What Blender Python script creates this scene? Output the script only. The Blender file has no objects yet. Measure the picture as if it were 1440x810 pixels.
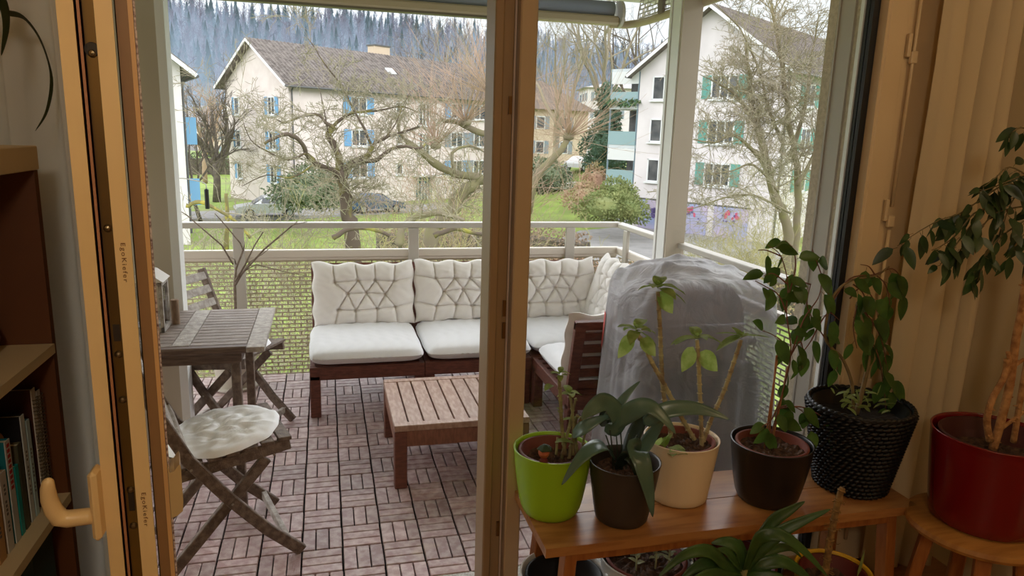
import bpy, math, random
from mathutils import Vector as V, Matrix
from math import sin, cos, pi, exp, sqrt, hypot
random.seed(7)
sc = bpy.context.scene
COL = sc.collection
# ------------------------------------------------------------------ camera
F, YAW, PIT, ROL = 1015.28, -0.255902, 0.212022, 0.031499
CP = V((0.116865, -2.561170, 1.568867))
_fw = V((-sin(YAW)*cos(PIT), cos(YAW)*cos(PIT), -sin(PIT)))
_r0 = V((cos(YAW), sin(YAW), 0)); _u0 = _r0.cross(_fw)
_r = _r0*cos(ROL) + _u0*sin(ROL); _u = -_r0*sin(ROL) + _u0*cos(ROL)
cam = bpy.data.cameras.new('camera'); co = bpy.data.objects.new('camera', cam); COL.objects.link(co)
cam.sensor_width = 36; cam.lens = F*36/1440; cam.clip_start = .02; cam.clip_end = 3000
co.matrix_world = Matrix(((_r.x, _u.x, -_fw.x, CP.x), (_r.y, _u.y, -_fw.y, CP.y), (_r.z, _u.z, -_fw.z, CP.z), (0, 0, 0, 1)))
sc.camera = co
def U(px, py, ax, val):
    """the point of the place seen at a photo pixel that lies on the plane ax = val"""
    d = _fw + _r*((px-720)/F) - _u*((py-405)/F)
    i = 'xyz'.index(ax); t = (val-CP[i])/d[i]
    return CP + d*t
vs = sc.view_settings
vs.view_transform = 'Standard'; vs.look = 'None'; vs.gamma = 1; vs.use_curve_mapping = False; vs.exposure = .45

# ------------------------------------------------------------------ materials
def lin(c):
    return tuple(((x/255)/12.92 if x/255 <= .04045 else ((x/255+.055)/1.055)**2.4) for x in c)
MATS = {}
def mat(name, rgb, rough=.6, var=None, vscale=8, stretch=(1, 1, 1), metal=0, bump=0, bscale=60, spec=None, vcol=False, sub=0, detail=4, trans=0, var_lo=.4, var_hi=.65, coat=0):
    if name in MATS: return MATS[name]
    m = bpy.data.materials.new(name); m.use_nodes = True; MATS[name] = m
    nt = m.node_tree; N = nt.nodes; L = nt.links; b = N['Principled BSDF']
    c = lin(rgb); b.inputs['Base Color'].default_value = (*c, 1); b.inputs['Roughness'].default_value = rough
    b.inputs['Metallic'].default_value = metal
    if spec is not None: b.inputs['Specular IOR Level'].default_value = spec
    if coat: b.inputs['Coat Weight'].default_value = coat
    tc = N.new('ShaderNodeTexCoord'); mp = N.new('ShaderNodeMapping'); mp.inputs['Scale'].default_value = stretch
    L.new(tc.outputs['Object'], mp.inputs['Vector'])
    out = None
    if var:
        n = N.new('ShaderNodeTexNoise'); n.inputs['Scale'].default_value = vscale; n.inputs['Detail'].default_value = detail
        L.new(mp.outputs['Vector'], n.inputs['Vector'])
        r = N.new('ShaderNodeMapRange'); r.inputs['From Min'].default_value = var_lo; r.inputs['From Max'].default_value = var_hi
        L.new(n.outputs['Fac'], r.inputs['Value'])
        mx = N.new('ShaderNodeMix'); mx.data_type = 'RGBA'; L.new(r.outputs['Result'], mx.inputs['Factor'])
        mx.inputs[6].default_value = (*c, 1); mx.inputs[7].default_value = (*lin(var), 1); out = mx.outputs[2]
    if vcol:
        a = N.new('ShaderNodeVertexColor'); a.layer_name = 'Col'
        m2 = N.new('ShaderNodeMix'); m2.data_type = 'RGBA'; m2.blend_type = 'MULTIPLY'; m2.inputs['Factor'].default_value = 1
        if out: L.new(out, m2.inputs[6])
        else: m2.inputs[6].default_value = (*c, 1)
        L.new(a.outputs['Color'], m2.inputs[7]); out = m2.outputs[2]
    if out: L.new(out, b.inputs['Base Color'])
    if bump:
        n = N.new('ShaderNodeTexNoise'); n.inputs['Scale'].default_value = bscale; n.inputs['Detail'].default_value = 3
        L.new(mp.outputs['Vector'], n.inputs['Vector'])
        bp = N.new('ShaderNodeBump'); bp.inputs['Strength'].default_value = bump; bp.inputs['Distance'].default_value = .01
        L.new(n.outputs['Fac'], bp.inputs['Height']); L.new(bp.outputs['Normal'], b.inputs['Normal'])
    if trans:   # translucent leaf or cloth
        t = N.new('ShaderNodeBsdfTranslucent'); ms = N.new('ShaderNodeMixShader'); ms.inputs[0].default_value = trans
        if out: L.new(out, t.inputs['Color'])
        else: t.inputs['Color'].default_value = (*c, 1)
        L.new(b.outputs[0], ms.inputs[1]); L.new(t.outputs[0], ms.inputs[2]); L.new(ms.outputs[0], N['Material Output'].inputs['Surface'])
    return m
def mixadd(m, rgb, scale, lo, hi, stretch=(1, 1, 1)):
    """a second layer of colour blotches (wear, moss, stains)"""
    nt = m.node_tree; N = nt.nodes; L = nt.links; b = N['Principled BSDF']
    src = b.inputs['Base Color'].links[0].from_socket if b.inputs['Base Color'].links else None
    tc = N.new('ShaderNodeTexCoord'); mp = N.new('ShaderNodeMapping'); mp.inputs['Scale'].default_value = stretch
    L.new(tc.outputs['Object'], mp.inputs['Vector'])
    n = N.new('ShaderNodeTexNoise'); n.inputs['Scale'].default_value = scale; n.inputs['Detail'].default_value = 6; L.new(mp.outputs['Vector'], n.inputs['Vector'])
    r = N.new('ShaderNodeMapRange'); r.inputs['From Min'].default_value = lo; r.inputs['From Max'].default_value = hi; L.new(n.outputs['Fac'], r.inputs['Value'])
    mx = N.new('ShaderNodeMix'); mx.data_type = 'RGBA'; L.new(r.outputs['Result'], mx.inputs['Factor'])
    if src: L.new(src, mx.inputs[6])
    else: mx.inputs[6].default_value = b.inputs['Base Color'].default_value
    mx.inputs[7].default_value = (*lin(rgb), 1); L.new(mx.outputs[2], b.inputs['Base Color'])
    return m

# ------------------------------------------------------------------ mesh builder (world coordinates)
class M:
    def __init__(s): s.v = []; s.f = []; s.c = []
    def add(s, vs_, fs, col=None):
        o = len(s.v); s.v += [tuple(p) for p in vs_]; s.f += [tuple(i+o for i in f) for f in fs]; s.c += [col]*len(fs); return s
    def box(s, a, b, col=None, bev=0):
        x0, y0, z0 = [min(a[i], b[i]) for i in range(3)]; x1, y1, z1 = [max(a[i], b[i]) for i in range(3)]
        return s.obox(V(((x0+x1)/2, (y0+y1)/2, (z0+z1)/2)), V((1, 0, 0)), V((0, 1, 0)), V((0, 0, 1)), (x1-x0)/2, (y1-y0)/2, (z1-z0)/2, col, bev)
    def obox(s, c, X, Y, Z, hx, hy, hz, col=None, bev=0):
        if not bev:
            vs_ = [c+X*(hx*i)+Y*(hy*j)+Z*(hz*k) for i in (-1, 1) for j in (-1, 1) for k in (-1, 1)]
            return s.add(vs_, [(0, 1, 3, 2), (4, 6, 7, 5), (0, 4, 5, 1), (2, 3, 7, 6), (0, 2, 6, 4), (1, 5, 7, 3)], col)
        b = min(bev, hx*.9, hy*.9, hz*.9); vs_ = []; idx = {}
        for i in (-1, 1):
            for j in (-1, 1):
                for k in (-1, 1):
                    for a in range(3):
                        h = [hx-b, hy-b, hz-b]; h[a] += b
                        idx[i, j, k, a] = len(vs_); vs_.append(c+X*(h[0]*i)+Y*(h[1]*j)+Z*(h[2]*k))
        fs = []
        for a in range(3):
            o = [q for q in range(3) if q != a]
            for sgn in (-1, 1):
                q = []
                for p1, p2 in ((-1, -1), (1, -1), (1, 1), (-1, 1)):
                    t = [0, 0, 0]; t[a] = sgn; t[o[0]] = p1; t[o[1]] = p2; q.append(idx[(*t, a)])
                fs.append(tuple(q))
            for p1 in (-1, 1):
                for p2 in (-1, 1):
                    q = []
                    for sgn, aa in ((-1, o[0]), (1, o[0]), (1, o[1]), (-1, o[1])):
                        t = [0, 0, 0]; t[a] = sgn; t[o[0]] = p1; t[o[1]] = p2; q.append(idx[(*t, aa)])
                    fs.append(tuple(q))
        for i in (-1, 1):
            for j in (-1, 1):
                for k in (-1, 1): fs.append(tuple(idx[i, j, k, a] for a in range(3)))
        return s.add(vs_, fs, col)
    def bar(s, p, q, w, h, up=(0, 0, 1), col=None, bev=0):
        p = V(p); q = V(q); X = (q-p).normalized(); Y = V(up).cross(X)
        if Y.length < 1e-4: Y = V((0, 1, 0)).cross(X)
        Y.normalize(); Z = X.cross(Y)
        return s.obox((p+q)/2, X, Y, Z, (q-p).length/2, w/2, h/2, col, bev)
    def tube(s, pts, rad, n=6, cap=True, col=None):
        pts = [V(p) for p in pts]; k = len(pts)
        if not hasattr(rad, '__len__'): rad = [rad]*k
        d = (pts[1]-pts[0]).normalized(); a = d.cross(V((0, 0, 1)))
        if a.length < .05: a = d.cross(V((1, 0, 0)))
        a.normalize(); o = len(s.v)
        for i, p in enumerate(pts):
            if i < k-1: d = pts[i+1]-p
            if i > 0 and i < k-1: d = pts[i+1]-pts[i-1]
            if d.length < 1e-9: d = V((0, 0, 1))
            d = d.normalized(); a = a-d*a.dot(d)
            if a.length < 1e-6: a = d.orthogonal()
            a.normalize(); b = d.cross(a)
            for j in range(n):
                t = 2*pi*j/n; s.v.append(tuple(p+(a*cos(t)+b*sin(t))*rad[i]))
        nf = 0
        for i in range(k-1):
            for j in range(n):
                s.f.append((o+i*n+j, o+i*n+(j+1) % n, o+(i+1)*n+(j+1) % n, o+(i+1)*n+j)); nf += 1
        if cap and n > 3: s.f.append(tuple(o+j for j in reversed(range(n)))); s.f.append(tuple(o+(k-1)*n+j for j in range(n))); nf += 2
        s.c += [col]*nf; return s
    def lathe(s, c, prof, n=40, col=None, ax=None, ripple=None):
        """prof: list of (radius, height)"""
        c = V(c); Z = V(ax).normalized() if ax else V((0, 0, 1)); X = Z.orthogonal().normalized() if ax else V((1, 0, 0)); Y = Z.cross(X); o = len(s.v)
        for r, h in prof:
            for j in range(n):
                t = 2*pi*j/n; rr = r*(1+(ripple(t, h) if ripple else 0)); s.v.append(tuple(c+X*(rr*cos(t))+Y*(rr*sin(t))+Z*h))
        k = len(prof)
        for i in range(k-1):
            for j in range(n): s.f.append((o+i*n+j, o+i*n+(j+1) % n, o+(i+1)*n+(j+1) % n, o+(i+1)*n+j)); s.c.append(col)
        for i, rev in ((0, True), (k-1, False)):
            if prof[i][0] > 1e-5:
                q = [o+i*n+j for j in range(n)]; s.f.append(tuple(reversed(q)) if rev else tuple(q)); s.c.append(col)
        return s
    def grid(s, fn, nu, nv, col=None, wrapu=False):
        o = len(s.v)
        for i in range(nu+(0 if wrapu else 1)):
            for j in range(nv+1): s.v.append(tuple(fn(i/nu, j/nv)))
        w = nv+1
        for i in range(nu):
            for j in range(nv):
                i2 = (i+1) % nu if wrapu else i+1
                s.f.append((o+i*w+j, o+i2*w+j, o+i2*w+j+1, o+i*w+j+1)); s.c.append(col)
        return s
    def prism(s, poly, d, col=None):
        """poly: 3D outline, d: extrusion vector"""
        n = len(poly); d = V(d); vs_ = [V(p) for p in poly]; vs_ += [p+d for p in vs_]
        return s.add(vs_, [tuple(reversed(range(n))), tuple(range(n, 2*n))]+[(i, (i+1) % n, n+(i+1) % n, n+i) for i in range(n)], col)
    def leaf(s, p, d, n, L, W, droop=.3, fold=.25, seg=5, shape=.45, tipd=None, wavy=0, col=None):
        p = V(p); d = V(d).normalized(); n = V(n); n = (n-d*n.dot(d))
        if n.length < 1e-4: n = d.orthogonal()
        n.normalize(); sd = d.cross(n); o = len(s.v); q = V(p); dd = V(d); nn = V(n)
        for i in range(seg+1):
            t = i/seg
            w = W*.5*(sin(pi*t**(shape*1.6 if shape else 1))**.8 if 0 < t < 1 else .02)
            f = fold*w; wv = wavy*sin(t*9)*w
            s.v += [tuple(q+sd*w+nn*(f+wv)), tuple(q), tuple(q-sd*w+nn*(f-wv))]
            if i < seg:
                q = q+dd*(L/seg); dd = (dd+V((0, 0, -droop/seg))).normalized(); nn = (nn-dd*nn.dot(dd)).normalized()
        for i in range(seg):
            a = o+i*3; s.f += [(a, a+1, a+4, a+3), (a+1, a+2, a+5, a+4)]; s.c += [col, col]
        return s
    def build(s, name, m, parent=None, smooth=False, label=None, kind=None, solid=0):
        me = bpy.data.meshes.new(name); off = V(parent['_org']) if parent is not None and '_org' in parent else V((0, 0, 0))
        me.from_pydata([(x-off.x, y-off.y, z-off.z) for x, y, z in s.v], [], s.f)
        if any(c is not None for c in s.c) or m.name in ('coffee_table_wood', 'weathered_wood', 'deck_wood'):
            ca = me.color_attributes.new('Col', 'FLOAT_COLOR', 'CORNER'); buf = []
            for f, c in zip(s.f, s.c):
                c = c or (1, 1, 1); buf += [c[0], c[1], c[2], 1]*len(f)
            ca.data.foreach_set('color', buf)
        if smooth: me.polygons.foreach_set('use_smooth', [True]*len(me.polygons))
        me.materials.append(m); me.update()
        o = bpy.data.objects.new(name, me); COL.objects.link(o)
        if parent is not None: o.parent = parent; o['_org'] = parent['_org'] if '_org' in parent else (0, 0, 0)
        if label: o['label'] = label
        if kind: o['kind'] = kind
        if solid:
            md = o.modifiers.new('thickness', 'SOLIDIFY'); md.thickness = solid
        if smooth == 'edge':
            md = o.modifiers.new('edges', 'EDGE_SPLIT'); md.split_angle = .6
        return o
def thing(name, loc, label, cat, group=None):
    o = bpy.data.objects.new(name, None); COL.objects.link(o); o.location = loc; o['_org'] = tuple(loc)
    o.empty_display_size = .1; o['label'] = label; o['category'] = cat
    if group: o['group'] = group
    return o
def tag(o, label, cat, group=None, kind=None):
    o['label'] = label; o['category'] = cat
    if group: o['group'] = group
    if kind: o['kind'] = kind
    return o
def struct(name, m_, mt, label=None, smooth=False, parent=None):
    o = m_.build(name, mt, parent, smooth=smooth)
    if parent is None: o['kind'] = 'structure'
    if label: o['label'] = label
    return o
def kids(o): return [c for c in bpy.data.objects if c.parent == o]
def dup(root, loc, rotz=0, label=None, scale=1, ch=None):
    r = root.copy(); COL.objects.link(r); r.location = loc; r.rotation_euler = (0, 0, rotz); r.scale = (scale,)*3
    if label: r['label'] = label
    for c in (kids(root) if ch is None else ch):
        c2 = c.copy(); COL.objects.link(c2); c2.parent = r
        for g in kids(c):
            g2 = g.copy(); COL.objects.link(g2); g2.parent = c2
    return r
R = random.uniform
def rnd_unit():
    while True:
        v = V((R(-1, 1), R(-1, 1), R(-1, 1)))
        if .05 < v.length < 1: return v.normalized()

# ------------------------------------------------------------------ palette
deckw = mat('deck_wood', (172, 142, 140), .42, (202, 182, 180), 9, (3, 3, 3), bump=.3, bscale=90, vcol=True)
mixadd(deckw, (200, 178, 160), 3.2, .66, .8)
deckbase = mat('deck_base', (14, 11, 11), .95)
weather = mat('weathered_wood', (118, 100, 90), .55, (168, 154, 144), 14, (1, 14, 14), bump=.5, bscale=70, vcol=True)
chairw = mat('chair_wood', (92, 74, 62), .6, (124, 106, 92), 14, (3, 3, 3), bump=.4, bscale=80)
greyw = mat('grey_wood', (146, 136, 128), .65, (182, 174, 166), 18, (2, 2, 2), bump=.4, bscale=80)
sofaw = mat('sofa_wood', (92, 50, 40), .5, (116, 68, 54), 10, (2, 8, 8), bump=.2, bscale=70)
ctw = mat('coffee_table_wood', (158, 122, 104), .5, (182, 152, 134), 9, (8, 2, 4), bump=.3, bscale=80, vcol=True)
cushm = mat('cushion_cloth', (232, 227, 222), .9, (238, 234, 230), 5, bump=.15, bscale=300)
seatm = mat('seat_cloth', (236, 236, 240), .9, bump=.1, bscale=300)
whitec = mat('white_cloth', (248, 249, 252), .9, bump=.04, bscale=60)
alu = mat('painted_metal', (186, 180, 171), .45, (192, 186, 177), 3)
aluL = mat('pale_metal', (226, 226, 224), .4)
alud = mat('dark_metal', (112, 102, 94), .45)
meshm = mat('perforated_metal', (190, 178, 154), .5)
colm = mat('column_paint', (182, 171, 153), .5, (189, 178, 161), 2)
stucco = mat('stucco', (212, 198, 176), .9, (192, 178, 156), 60, bump=.8, bscale=240)
wallm = mat('room_paint', (226, 206, 166), .85, (220, 199, 158), 2)
framem = mat('frame_paint', (224, 200, 162), .4, (219, 194, 154), 3)
doorm = mat('door_paint', (238, 206, 150), .35, (234, 200, 142), 4)
gasket = mat('black_rubber', (22, 22, 24), .5)
whitep = mat('white_paint', (222, 218, 208), .4)
stone = mat('threshold_stone', (205, 205, 200), .7, (160, 160, 156), 120)
floorw = mat('room_floor_wood', (150, 104, 66), .4, (128, 84, 50), 8, (1, 8, 1))
grass = mat('grass', (120, 142, 58), .95, (140, 160, 72), .7)
mixadd(grass, (114, 118, 70), .25, .5, .7)
asphalt = mat('asphalt', (150, 148, 146), .9, (136, 134, 132), 1.2)

sc.cycles.volume_bounces = 1; sc.cycles.max_bounces = 10; sc.cycles.transparent_max_bounces = 16; sc.cycles.use_denoising = True
# ------------------------------------------------------------------ world and light
w = bpy.data.worlds.new('overcast_sky'); sc.world = w; w.use_nodes = True
nt = w.node_tree; N = nt.nodes; L = nt.links; bg = N['Background']
tc = N.new('ShaderNodeTexCoord'); sx = N.new('ShaderNodeSeparateXYZ'); L.new(tc.outputs['Generated'], sx.inputs[0])
cr = N.new('ShaderNodeValToRGB'); L.new(sx.outputs['Z'], cr.inputs[0])
e = cr.color_ramp.elements
e[0].position = 0; e[0].color = (.74, .79, .83, 1)
e[1].position = 1; e[1].color = (.9, .93, 1.0, 1)
for p_, c_ in ((.07, (.76, .81, .84)), (.19, (.80, .85, .88)), (.28, (3.7, 3.75, 3.8)), (.55, (3.3, 3.35, 3.4)), (.72, (1.1, 1.15, 1.2))):
    q = e.new(p_); q.color = (*c_, 1)
cn = N.new('ShaderNodeTexNoise'); cn.inputs['Scale'].default_value = 3; L.new(tc.outputs['Generated'], cn.inputs['Vector'])
cm = N.new('ShaderNodeMapRange'); cm.inputs['To Min'].default_value = .9; cm.inputs['To Max'].default_value = 1.1; L.new(cn.outputs['Fac'], cm.inputs['Value'])
vm = N.new('ShaderNodeVectorMath'); vm.operation = 'SCALE'; L.new(cr.outputs['Color'], vm.inputs[0]); L.new(cm.outputs[0], vm.inputs['Scale'])
L.new(vm.outputs[0], bg.inputs['Color']); bg.inputs['Strength'].default_value = 1.0
def light(name, kind, loc, energy, color, size=.3, rot=None):
    l = bpy.data.lights.new(name, kind); l.energy = energy; l.color = color
    if kind == 'POINT': l.shadow_soft_size = size
    if kind == 'AREA': l.size = size
    if kind == 'SUN': l.angle = size
    o = bpy.data.objects.new(name, l); COL.objects.link(o); o.location = loc
    if rot: o.rotation_euler = rot
    return o
light('room_fill_light', 'POINT', (.0, -3.3, 2.15), 19, (1.0, .88, .72), .12)  # unseen warm light added to make up for the low daylight indoors
light('corner_lamp_light', 'POINT', (2.1, -1.75, 2.38), 4, (1.0, .80, .54), .12)
light('veiled_sun', 'SUN', (0, 0, 30), .12, (1, .96, .9), .6, (math.radians(48), 0, math.radians(25)))
# ================================================================== SETTING: room shell
struct('floor', M().box((-.9, -5.2, -.12), (2.5, -.37, -.01)), floorw)
struct('ceiling', M().box((-.9, -5.2, 2.5), (2.5, -.2, 2.62)), wallm)
struct('wall_left', M().box((-.95, -5.2, -.1), (-.82, -.3, 2.5)), wallm)
struct('wall_right', M().box((2.4, -5.2, -.1), (2.55, -.2, 2.5)), wallm)
struct('wall_back', M().box((-.95, -5.35, -.1), (2.55, -5.2, 2.5)), wallm)
struct('wall_window', M().box((-.95, -.47, -.1), (-.47, -.2, 2.5)).box((-.47, -.47, 2.3), (2.2, -.2, 2.5)), wallm)
struct('wall_facade', M().box((1.87, -.415, -.1), (3.4, -.2, 2.6)).box((-3.2, -.415, -.1), (-.9, -.2, 2.6)), stucco)
struct('trim_threshold', M().box((-.47, -.46, -.1), (1.87, -.245, -.004)), stone)
struct('trim_crack', M().box((2.392, -.75, 0), (2.4, -.745, 2.5)), mat('crack_brown', (150, 104, 52), .9))  # thin brown strip down the right wall
# blind guide rails standing on the reveal
g_ = M().box((1.862, -.345, 0), (1.87, -.275, 2.4)).box((1.856, -.275, 0), (1.87, -.266, 2.4))
struct('trim_blind_rail', g_, mat('rail_grey', (168, 160, 150), .45))
# fixed pane and the frames around it
wn = thing('window_1', (1.25, -.42, 0), 'tall fixed window pane between the door post and the curtain', 'window')
wn['kind'] = 'structure'; del wn['category']
glass = bpy.data.materials.new('window_glass'); glass.use_nodes = True; n_ = glass.node_tree; n_.nodes.clear()
o_ = n_.nodes.new('ShaderNodeOutputMaterial'); t_ = n_.nodes.new('ShaderNodeBsdfTransparent'); t_.inputs[0].default_value = (.97, .97, .97, 1)
gl = n_.nodes.new('ShaderNodeBsdfGlossy'); gl.inputs['Roughness'].default_value = .01; lw = n_.nodes.new('ShaderNodeFresnel'); lw.inputs[0].default_value = 1.35
mx = n_.nodes.new('ShaderNodeMixShader'); n_.links.new(lw.outputs[0], mx.inputs[0]); n_.links.new(t_.outputs[0], mx.inputs[1]); n_.links.new(gl.outputs[0], mx.inputs[2]); n_.links.new(mx.outputs[0], o_.inputs[0])
M().box((.70, -.424, .05), (1.858, -.418, 2.3)).build('glass_pane', glass, wn)
M().box((.585, -.50, 0), (.612, -.38, 2.35), bev=.004).box((.612, -.485, 0), (.645, -.375, 2.35), bev=.003).build('door_stop', mat('frame_bronze', (150, 122, 88), .45), wn)
M().box((.647, -.475, 0), (.653, -.46, 2.35)).build('seal_strip', mat('pale_seal', (206, 186, 170), .6), wn)
M().box((.655, -.512, 0), (.705, -.38, 2.35), bev=.004).build('post', mat('post_paint', (190, 165, 130), .4, (184, 158, 122), 3), wn)
m_ = M()
for z in (.28, .95, 1.02, 1.62): m_.box((.632, -.492, z), (.642, -.485, z+.05))
m_.build('striker_plate', mat('brass', (120, 88, 50), .35, metal=.8), wn)
M().box((1.858, -.44, .05), (1.882, -.402, 2.3)).box((.705, -.43, 0), (1.87, -.40, .055)).build('gasket', gasket, wn)
M().box((1.852, -.402, .05), (1.87, -.385, 2.3)).build('glazing_bead', aluL, wn)
M().box((1.884, -.475, 0), (1.893, -.43, 2.35)).box((1.893, -.478, 0), (1.965, -.415, 2.35), bev=.003).box((.70, -.5, 2.25), (1.95, -.4, 2.35)).box((.70, -.47, -.005), (1.9, -.425, .05)).build('frame', framem, wn)
M().box((1.965, -.468, 0), (2.15, -.415, 2.35)).build('reveal_board', framem, wn)
M().tube([(2.0, -.482, .1), (2.0, -.482, 1.28)], .006, 8).tube([(1.998, -.482, 1.36), (1.998, -.482, 2.3)], .006, 8).build('locking_rod', framem, wn, smooth=True)
for z in (.72, 1.31, 1.85):
    M().box((1.972, -.486, z), (1.986, -.468, z+.075), bev=.003).box((1.986, -.49, z-.02), (2.012, -.474, z+.02), bev=.003).build('hinge', framem, wn)
struct('wall_window_right', M().box((2.13, -.47, -.1), (2.4, -.2, 2.5)), wallm)
# ------------------------------------------------ balcony door, opened into the room, seen on its closing edge
dr = thing('door_1', (-.17, -1.45, 0), 'balcony door leaf opened into the room', 'door'); dr['kind'] = 'structure'; del dr['category']
sl = -.155/.95
def rail(x0, x1, y0, z0=.03, z1=2.25, yend=-.5):
    dx = (yend-y0)*-.24
    dx = -abs(dx)
    return [V((x0, y0, z0)), V((x1, y0, z0)), V((x1+dx, yend, z0)), V((x0+dx, yend, z0))], V((0, 0, z1-z0))
def strip(x0, x1, y0, name, m, yend=-.5, z0=.03, z1=2.25):
    a, d = rail(x0, x1, y0, z0, z1, yend); return M().prism(a, d).build(name, m, dr)
strip(-.217, -.1965, -1.45, 'inner_sash', doorm)
strip(-.1965, -.1925, -1.425, 'sash_gap', mat('dark_gap', (70, 26, 16), .7))
strip(-.1925, -.189, -1.452, 'sash_gap_bead', mat('bead_paint', (176, 120, 84), .5))
strip(-.189, -.172, -1.4415, 'lock_groove', mat('groove_brown', (98, 66, 30), .6))
strip(-.172, -.150, -1.452, 'outer_sash', doorm)
strip(-.150, -.1325, -1.436, 'rebate_step', mat('door_shade_paint', (150, 114, 74), .5))  # shadow in the rebate put into a darker brown paint
strip(-.1325, -.1265, -1.447, 'weather_rail', mat('door_rail_paint', (214, 168, 112), .4))
m_ = M().prism(*rail(-.1262, -.1235, -1.446)); m_.build('weather_brush', mat('brush_white', (214, 196, 186), .9, (120, 92, 90), 200), dr)
lk = M().box((-.1878, -1.4435, .05), (-.1732, -1.4405, 2.2)).build('lock_strip', mat('lock_brass', (122, 92, 40), .42, (70, 52, 30), 1.6, (1, 1, 1), metal=.55), dr)
m_ = M()
for z in (1.655, 1.42, 1.235, 1.165, 1.02, .96): m_.lathe((-.1805, -1.4425, z), [(.0001, .006), (.0035, .005), (.0052, .003), (.006, 0)], 16, ax=(0, -1, 0))
m_.build('bolt_head', mat('bolt_steel', (128, 112, 84), .3, metal=.9), lk)
m_ = M().lathe((-.1805, -1.443, 1.66), [(.0001, .003), (.009, .003), (.0098, 0)], 20, ax=(0, -1, 0)).box((-.185, -1.4446, 1.28), (-.176, -1.443, 1.255)).box((-.1845, -1.4446, 1.02), (-.1765, -1.443, .985))
m_.build('strike_recess', mat('recess_dark', (44, 32, 18), .6), lk)
# printed maker's name, twice, running down the outer sash
def lettering(txt, loc, size, rot, m, parent, name='printed_lettering', ext=.0002, sx=1):
    cu = bpy.data.curves.new(name, 'FONT'); cu.body = txt; cu.size = size; cu.extrude = ext; cu.align_x = 'LEFT'; cu.space_character = 1.25
    t = bpy.data.objects.new(name, cu); COL.objects.link(t)
    dg = bpy.context.evaluated_depsgraph_get(); me = bpy.data.meshes.new_from_object(t.evaluated_get(dg)); bpy.data.objects.remove(t)
    o = bpy.data.objects.new(name, me); COL.objects.link(o); me.materials.clear(); me.materials.append(m)
    o.matrix_world = Matrix.Translation(V(loc)) @ rot.to_4x4() @ Matrix.Diagonal((sx, 1, 1, 1))
    if parent is not None:
        mw = o.matrix_world.copy(); o.parent = parent; o.matrix_basis = Matrix.Translation(-V(parent['_org'])) @ mw
    return o
RD = Matrix(((0, 1, 0), (0, 0, -1), (-1, 0, 0)))     # text runs downwards, its face towards -y
ink = mat('brown_ink', (120, 70, 24), .8)
z_ = U(176, 341, 'y', -1.4525).z; lettering('EgoKiefer', (-.1635, -1.4525, z_), .0085, RD, ink, dr, sx=1.35)
z_ = U(205, 692, 'y', -1.4525).z; lettering('EgoKiefer', (-.1635, -1.4525, z_), .0085, RD, ink, dr, sx=1.35)
h = M().box((-.2295, -1.475, .955), (-.2172, -1.437, 1.065), bev=.005).build('handle', doorm, dr, label='orange-cream window handle')
m_ = M().tube([(-.2285, -1.462, .992), (-.236, -1.462, .992), (-.262, -1.464, .992), (-.272, -1.466, .996), (-.2775, -1.470, 1.012), (-.2795, -1.475, 1.032), (-.278, -1.480, 1.05), (-.2745, -1.485, 1.063), (-.2725, -1.487, 1.068)], [.0125, .0125, .013, .0135, .0125, .0112, .0098, .0075, .003], 14)
m_.build('lever', doorm, h, smooth=True)
a_ = V((-.1262, -1.447, 0))
cup = M()
prof = [(.0, .975), (.009, .978), (.017, .985), (.0185, 1.0), (.0185, 1.058), (.017, 1.063), (.0145, 1.06), (.009, 1.052), (.003, 1.05), (0, 1.06)]
cup.prism([V((-.1232+x, -1.46, z)) for x, z in prof], (-.01, .05, 0)).build('pull_shell', mat('pull_paint', (196, 168, 120), .35), dr, label='cream outside pull grip')

# ================================================================== BALCONY
struct('floor_balcony_slab', M().box((-1.9, -.4, -.30), (2.25, 2.16, -.035)), alud)
struct('ceiling_balcony', M().box((-3.2, -.3, 2.47), (2.6, 2.35, 2.66)), mat('plaster', (200, 196, 188), .9))
m_ = M()
for i in range(-12, 15):
    for j in range(-2, 15):
        x, y = i*.15, j*.15
        if x > 2.09 or y > 2.1: continue
        tint = R(.86, 1.1)
        for k in range(3):
            g = R(.82, 1.14)*tint; c = (g*R(.97, 1.03), g, g*R(.97, 1.02)); s0 = .0042
            if (i+j) % 2 == 0: a = (x+.002+k*.0495+.0015, y+s0, -.018); b = (x+.002+(k+1)*.0495-.0028, y+.15-s0, 0)
            else: a = (x+s0, y+.002+k*.0495+.0015, -.018); b = (x+.15-s0, y+.002+(k+1)*.0495-.0028, 0)
            b = (b[0], min(b[1], 2.1), b[2])
            if a[1] < -.25: a = (a[0], -.248, a[2])
            if b[1] <= a[1]+.004: continue
            m_.box(a, b, col=c, bev=.0022)
struct('floor_decking', m_, deckw, 'reddish-brown wooden deck tiles with alternating slats')
struct('floor_deck_base', M().box((-1.85, -.245, -.035), (2.12, 2.12, -.016)), deckbase)
# pillars
xc = U(258, 433, 'y', .965).x
struct('column_left', M().box((-1.35, .97, -.03), (xc-.036, 1.066, 2.47)), colm)
struct('trim_column_left', M().box((xc-.036, .962, -.03), (xc, 1.066, 2.47)), aluL)
cx0, cy0 = U(939, 300, 'y', 1.2).x, 1.20
struct('column_right', M().box((cx0, cy0, -.03), (cx0+.115, cy0+.13, 2.47)).box((cx0+.0, cy0-.006, -.03), (cx0+.115, cy0, 2.47)), colm)
struct('trim_column_right', M().box((cx0-.006, cy0+.01, -.03), (cx0, cy0+.105, 2.47)).box((cx0-.012, cy0+.11, -.03), (cx0, cy0+.135, 2.47)), aluL)
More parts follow.
